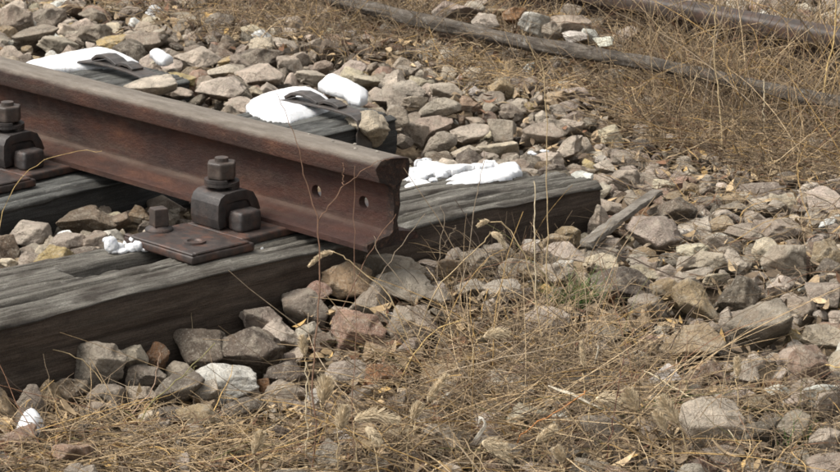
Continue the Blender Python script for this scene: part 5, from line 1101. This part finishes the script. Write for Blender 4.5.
def tubes(paths, radii, cols, sides=3):
    """paths (n,k,3), radii (n,k), cols (n,3) -> V, F, C"""
    n, k, _ = paths.shape
    d = np.gradient(paths, axis=1); d /= np.linalg.norm(d, axis=2, keepdims=True)+1e-9
    ref = np.where(np.abs(d[..., 2:3]) > .9, np.array([1.0, 0, 0]), np.array([0, 0, 1.0]))
    a = np.cross(d, ref); a /= np.linalg.norm(a, axis=2, keepdims=True)+1e-9; b = np.cross(d, a)
    th = np.arange(sides)*2*np.pi/sides
    V = paths[:, :, None]+radii[:, :, None, None]*(a[:, :, None]*np.cos(th)[None, None, :, None]+b[:, :, None]*np.sin(th)[None, None, :, None])
    idx = np.arange(n*k*sides).reshape(n, k, sides); nx = np.roll(idx, -1, 2)
    F = np.stack([idx[:, :-1].ravel(), idx[:, 1:].ravel(), nx[:, 1:].ravel(), nx[:, :-1].ravel()], 1)
    C = np.repeat(cols, k*sides, 0)
    return V.reshape(-1, 3), F, C

def stalk_paths(R, base, length, az, el, droop, kink, k=9, floor=True):
    n = len(base); P_ = np.zeros((n, k, 3)); P_[:, 0] = base; step = (length/(k-1))
    e = el.copy(); a = az.copy(); da = R.normal(0, kink*.35, n)
    for j in range(1, k):
        a = a+da+R.normal(0, kink, n); e = e-droop/(k-1)+R.normal(0, kink*.7, n)
        d = np.stack([np.cos(e)*np.cos(a), np.cos(e)*np.sin(a), np.sin(e)], 1)
        P_[:, j] = P_[:, j-1]+d*step[:, None]
        if floor:
            zf = g(P_[:, j, 0], P_[:, j, 1])+.006+.02*R.rand(n)
            low = P_[:, j, 2] < zf; P_[low, j, 2] = zf[low]; e = np.where(low & (e < 0), R.uniform(-.05, .35, n), e)
    return P_

def in_poly(poly, n, R):
    poly = np.array(poly); lo = poly.min(0); hi = poly.max(0); out = []
    while sum(len(o) for o in out) < n:
        P2 = R.uniform(lo, hi, (n*2, 2)); out.append(P2[inside_dist(P2, poly) > 0])
    return np.concatenate(out)[:n]
def not_on_timber(P2):
    ok = np.ones(len(P2), bool)
    for a, b, c, d in KEEP: ok &= ~((P2[:, 0] > a) & (P2[:, 0] < b) & (P2[:, 1] > c) & (P2[:, 1] < d))
    return ok

RG = np.random.RandomState(4)
def grass_mass(name, label, specs):
    VV = []; FF = []; CC = []; off = 0
    for (poly, n, lmin, lmax, emin, emax, droop, kink, r0, r1, wts) in specs:
        if n <= 0: continue
        B = in_poly(poly, n, RG)
        B = B[not_on_timber(B)]; n = len(B)
        if n < 3: continue
        # clumping: pull towards tuft centres
        cen = B[RG.randint(0, n, max(4, n//40))]; which = RG.randint(0, len(cen), n); pull = RG.rand(n)[:, None]**2*.75
        B = B*(1-pull*.6)+cen[which]*(pull*.6)+RG.normal(0, .008, (n, 2))
        base = np.concatenate([B, (g(B[:, 0], B[:, 1])-.005)[:, None]], 1)
        L = RG.uniform(lmin, lmax, n)*RG.choice([.6, 1, 1.3], n)
        p_ = stalk_paths(RG, base, L, RG.uniform(0, 6.28, n), RG.uniform(emin, emax, n), RG.uniform(0, droop, n), kink)
        rad = RG.uniform(r0, r1, n)[:, None]*np.linspace(1, .45, 9)[None]
        cols = STRAW[RG.choice(len(STRAW), n, p=wts/wts.sum())]*RG.uniform(.6, 1.35, (n, 1))
        V, F, C = tubes(p_, rad, np.clip(cols, 0, .7)); VV.append(V); FF.append(F+off); CC.append(C); off += len(V)
    me = new_mesh(name, np.concatenate(VV), np.concatenate(FF)); set_col(me, np.concatenate(CC))
    o = link(name, me, M_STRAW); tag(o, label, 'dry grass', kind='stuff'); return o
WT = {'near': W_NEAR, 'back': W_BACK, 'gold': W_GOLD, 'long': np.array([.28, .22, .12, .05, .18, .10, .02, .01, .04, .0])*1.0}
for name, label, specs in GRASS:
    grass_mass(name, label, [(s[0],)+tuple(s[1:10])+(WT[s[10]],) for s in specs])

def litter(polys):
    """withered leaf and straw scraps"""
    VV = []; FF = []; CC = []; off = 0
    for poly, n in polys:
        B = in_poly(poly, n, RG); B = B[not_on_timber(B)]; n = len(B)
        L = RG.uniform(.006, .020, n); Wd = L*RG.uniform(.12, .45, n); az = RG.uniform(0, 6.28, n)
        z = g(B[:, 0], B[:, 1])+RG.uniform(0, .022, n); t = np.linspace(-1, 1, 5); tilt = RG.normal(0, .35, n)
        dx = np.stack([np.cos(az)*np.cos(tilt), np.sin(az)*np.cos(tilt), np.sin(tilt)], 1); dy = np.stack([-np.sin(az), np.cos(az), RG.normal(0, .5, n)], 1)
        curl = RG.uniform(-.5, .9, n)
        w = np.array([.05, .8, 1, .7, .05])
        mid = np.stack([B[:, 0], B[:, 1], z], 1)[:, None]+dx[:, None]*(L[:, None]*t[None])[..., None]/1
        mid[..., 2] += (curl*L)[:, None]*t[None]**2*.8
        a = mid+dy[:, None]*(Wd[:, None]*w[None])[..., None]; b = mid-dy[:, None]*(Wd[:, None]*w[None])[..., None]
        V = np.stack([a, b], 2).reshape(-1, 3); idx = np.arange(n*10).reshape(n, 5, 2)
        F = np.stack([idx[:, :-1, 0].ravel(), idx[:, 1:, 0].ravel(), idx[:, 1:, 1].ravel(), idx[:, :-1, 1].ravel()], 1)
        C = np.repeat(STRAW[RG.choice(9, n, p=[.16, .2, .2, .12, .08, .05, .09, .06, .04])]*RG.uniform(.7, 1.2, (n, 1)), 10, 0)
        VV.append(V); FF.append(F+off); CC.append(C); off += len(V)
    me = new_mesh('leaf_litter', np.concatenate(VV), np.concatenate(FF)); set_col(me, np.concatenate(CC))
    tag(link('leaf_litter', me, M_STRAW), 'scraps of withered leaves and straw among the stones', 'leaf litter', kind='stuff')
litter(LITTER)

def smooth_path(pts, k=16):
    pts = np.array(pts, float); m = len(pts); t = np.linspace(0, m-1, k); out = []
    for q in t:
        i = min(int(q), m-2); f = q-i; p0 = pts[max(i-1, 0)]; p1 = pts[i]; p2 = pts[i+1]; p3 = pts[min(i+2, m-1)]
        out.append(.5*((2*p1)+(-p0+p2)*f+(2*p0-5*p1+4*p2-p3)*f*f+(-p0+3*p1-3*p2+p3)*f**3))
    return np.array(out)

def stem_mesh(name, branches, parent, col, org, wobble=.0012, k=18):
    VV = []; FF = []; off = 0
    for pts, ra, rb in branches:
        S = smooth_path(pts, k)-np.array(org); S[1:-1] += RG.normal(0, wobble, S[1:-1].shape)
        V, F, _ = tubes(S[None], np.linspace(ra, rb, k)[None], np.array([col]), 6); VV.append(V); FF.append(F+off); off += len(V)
    V = np.concatenate(VV); me = new_mesh(name, V, np.concatenate(FF)); set_col(me, np.tile(col, (len(V), 1)))
    return link(name, me, M_STRAW, parent)

def seed_head(p0, p1, bend, rad, parent, org, col):
    """bristly foxtail head between two points"""
    p0 = np.array(p0, float); p1 = np.array(p1, float); mid = (p0+p1)/2+np.array(bend)
    ax = smooth_path([p0, mid, p1], 12)-np.array(org); prof = rad*np.sin(np.linspace(.12, 1, 12)**.8*np.pi*.94+.06)**.6
    V0, F0, _ = tubes(ax[None], (prof*.45)[None], np.array([col]), 7)
    n = 420; t = RG.uniform(0, 10.99, n); i = t.astype(int); f = (t-i)[:, None]; c = ax[i]*(1-f)+ax[i+1]*f; d = ax[i+1]-ax[i]; d /= np.linalg.norm(d, axis=1, keepdims=True)
    rnd = RG.normal(size=(n, 3)); rnd -= (rnd*d).sum(1, keepdims=True)*d; rnd /= np.linalg.norm(rnd, axis=1, keepdims=True)
    pr = np.interp(t, range(12), prof)[:, None]
    st = c+rnd*pr*.35; en = st+(rnd*.9+d*1.1)*np.maximum(pr, .0020)*RG.uniform(.6, 1.45, (n, 1))
    paths = np.stack([st, (st+en)/2, en], 1)
    V1, F1, _ = tubes(paths, np.tile(np.array([.00055, .00042, .00012]), (n, 1)), np.tile(col, (n, 1)), 3)
    V = np.concatenate([V0, V1]); F = np.concatenate([F0, F1+len(V0)])
    me = new_mesh('seed_head', V, F); C = np.tile(np.array(col), (len(V), 1)); C[len(V0):] *= np.repeat(RG.uniform(.8, 1.35, n), 9)[:, None]
    set_col(me, np.clip(C, 0, .8)); return link('seed_head', me, M_STRAW, parent)

for base, stem, head, bend, rad, label in FOXTAILS:
    r_ = empty('foxtail_grass', base)
    stem_mesh('stem', [(stem, .0011, .0007)], r_, (.36, .275, .16), base)
    seed_head(head[0], head[1], bend, rad, r_, base, (.50, .41, .28))
    tag(r_, label, 'foxtail grass', 'dry foxtail grasses in the foreground', 'thing')
for name, cat, base, branches, col, label, grp in WEEDS:
    r_ = stem_mesh(name, branches, None, col, base); r_.location = base
    tag(r_, label, cat, grp, 'thing')

# green tufts
def tuft(base, n, h, label, spread=.02, cols=((.05, .11, .025), (.08, .15, .04), (.15, .18, .07), (.22, .20, .10))):
    b = np.array(base)+np.concatenate([RG.normal(0, spread*.35, (n, 2)), np.zeros((n, 1))], 1)
    az = RG.uniform(0, 6.28, n); p_ = stalk_paths(RG, b, RG.uniform(.5, 1.1, n)*h, az, RG.uniform(.7, 1.45, n), RG.uniform(.1, .9, n), .05, 8, False)
    V, F, C = tubes(p_, RG.uniform(.0008, .0014, n)[:, None]*np.linspace(1, .2, 8)[None], np.array(cols)[RG.randint(0, len(cols), n)]); V = V-np.array(base)
    me = new_mesh('grass_tuft', V, F); set_col(me, C); o = link('grass_tuft', me, M_STRAW); o.location = base
    tag(o, label, 'grass tuft', 'green tufts in the ballast', 'thing')
for t in TUFTS: tuft(*t)

# withered curled leaves / husks
for pts, w, col, label in LEAVES:
    S = smooth_path(pts, 14); org = S[0].copy(); S = S-org; d = np.gradient(S, axis=0); d /= np.linalg.norm(d, axis=1, keepdims=True)
    side = np.cross(d, np.array([.55, .45, .75])); side /= np.linalg.norm(side, axis=1, keepdims=True); up = np.cross(side, d)
    ww = w*np.sin(np.linspace(.06, .97, 14)*np.pi)**.7; rows = []
    for q, l in ((-1, .5), (-.5, .12), (0, 0), (.5, .12), (1, .5)): rows.append(S+side*(ww*q)[:, None]+up*(ww*l)[:, None])
    V = np.stack(rows, 1).reshape(-1, 3); idx = np.arange(14*5).reshape(14, 5)
    F = np.stack([idx[:-1, :-1].ravel(), idx[1:, :-1].ravel(), idx[1:, 1:].ravel(), idx[:-1, 1:].ravel()], 1)
    me = new_mesh('withered_leaf', V, F); set_col(me, np.tile(col, (len(V), 1))); o = link('withered_leaf', me, M_STRAW); o.location = org
    md = o.modifiers.new('thickness', 'SOLIDIFY'); md.thickness = .0005
    tag(o, label, 'leaf')

# ------------------------------------------------------------------ wooden slat by the sleeper end, the grey pole
def timber_piece(name, pts, w, h, mat, seed, round_=False, k=90, taper=1.0):
    S = smooth_path(pts, k); org = S[0].copy(); d = np.gradient(S, axis=0); d /= np.linalg.norm(d, axis=1, keepdims=True)
    side = np.cross(d, np.array([0, 0, 1.0])); side /= np.linalg.norm(side, axis=1, keepdims=True); up = np.cross(side, d)
    m = 28; th = np.arange(m)*2*np.pi/m; ex = 1.0 if round_ else .32
    cs = np.sign(np.cos(th))*np.abs(np.cos(th))**ex; sn = np.sign(np.sin(th))*np.abs(np.sin(th))**ex
    tp = np.linspace(1, taper, k)[:, None]
    V = (S-org)[:, None]+side[:, None]*(cs[None]*w/2*tp)[..., None]+up[:, None]*(sn[None]*h/2*tp)[..., None]
    rel = V-(S-org)[:, None]; ang = np.stack([np.tile(cs*3, (k, 1)), np.tile(sn*3, (k, 1)), np.tile(np.linspace(0, k/14, k)[:, None], (1, m))], 2).reshape(-1, 3)
    V = (V+rel*(fbm(ang*np.array([1, 1, 2.5])+seed, 4, seed)*.34+fbm(ang*np.array([4, 4, .6]), 2, seed+3)*.14).reshape(k, m)[..., None]).reshape(-1, 3)
    idx = np.arange(k*m).reshape(k, m); nx = np.roll(idx, -1, 1)
    F = [tuple(f) for f in np.stack([idx[:-1].ravel(), idx[1:].ravel(), nx[1:].ravel(), nx[:-1].ravel()], 1)]
    bm = bmesh.new(); vs = [bm.verts.new(v) for v in V]
    for f in F: bm.faces.new([vs[i] for i in f])
    bm.faces.new([vs[i] for i in idx[0]]); bm.faces.new([vs[i] for i in idx[-1][::-1]])
    bmesh.ops.recalc_face_normals(bm, faces=bm.faces[:]); me = bpy.data.meshes.new(name); bm.to_mesh(me); bm.free()
    for p in me.polygons: p.use_smooth = True
    set_col(me, np.tile((1.0, 0, 0), (len(me.vertices), 1))); o = link(name, me, mat); o.location = org; return o
for name, pts, w, h, rnd, label, cat, seed, tp in TIMBERS:
    tag(timber_piece(name, pts, w, h, M_POLE2 if rnd else M_POLE, seed, rnd, taper=tp), label, cat)
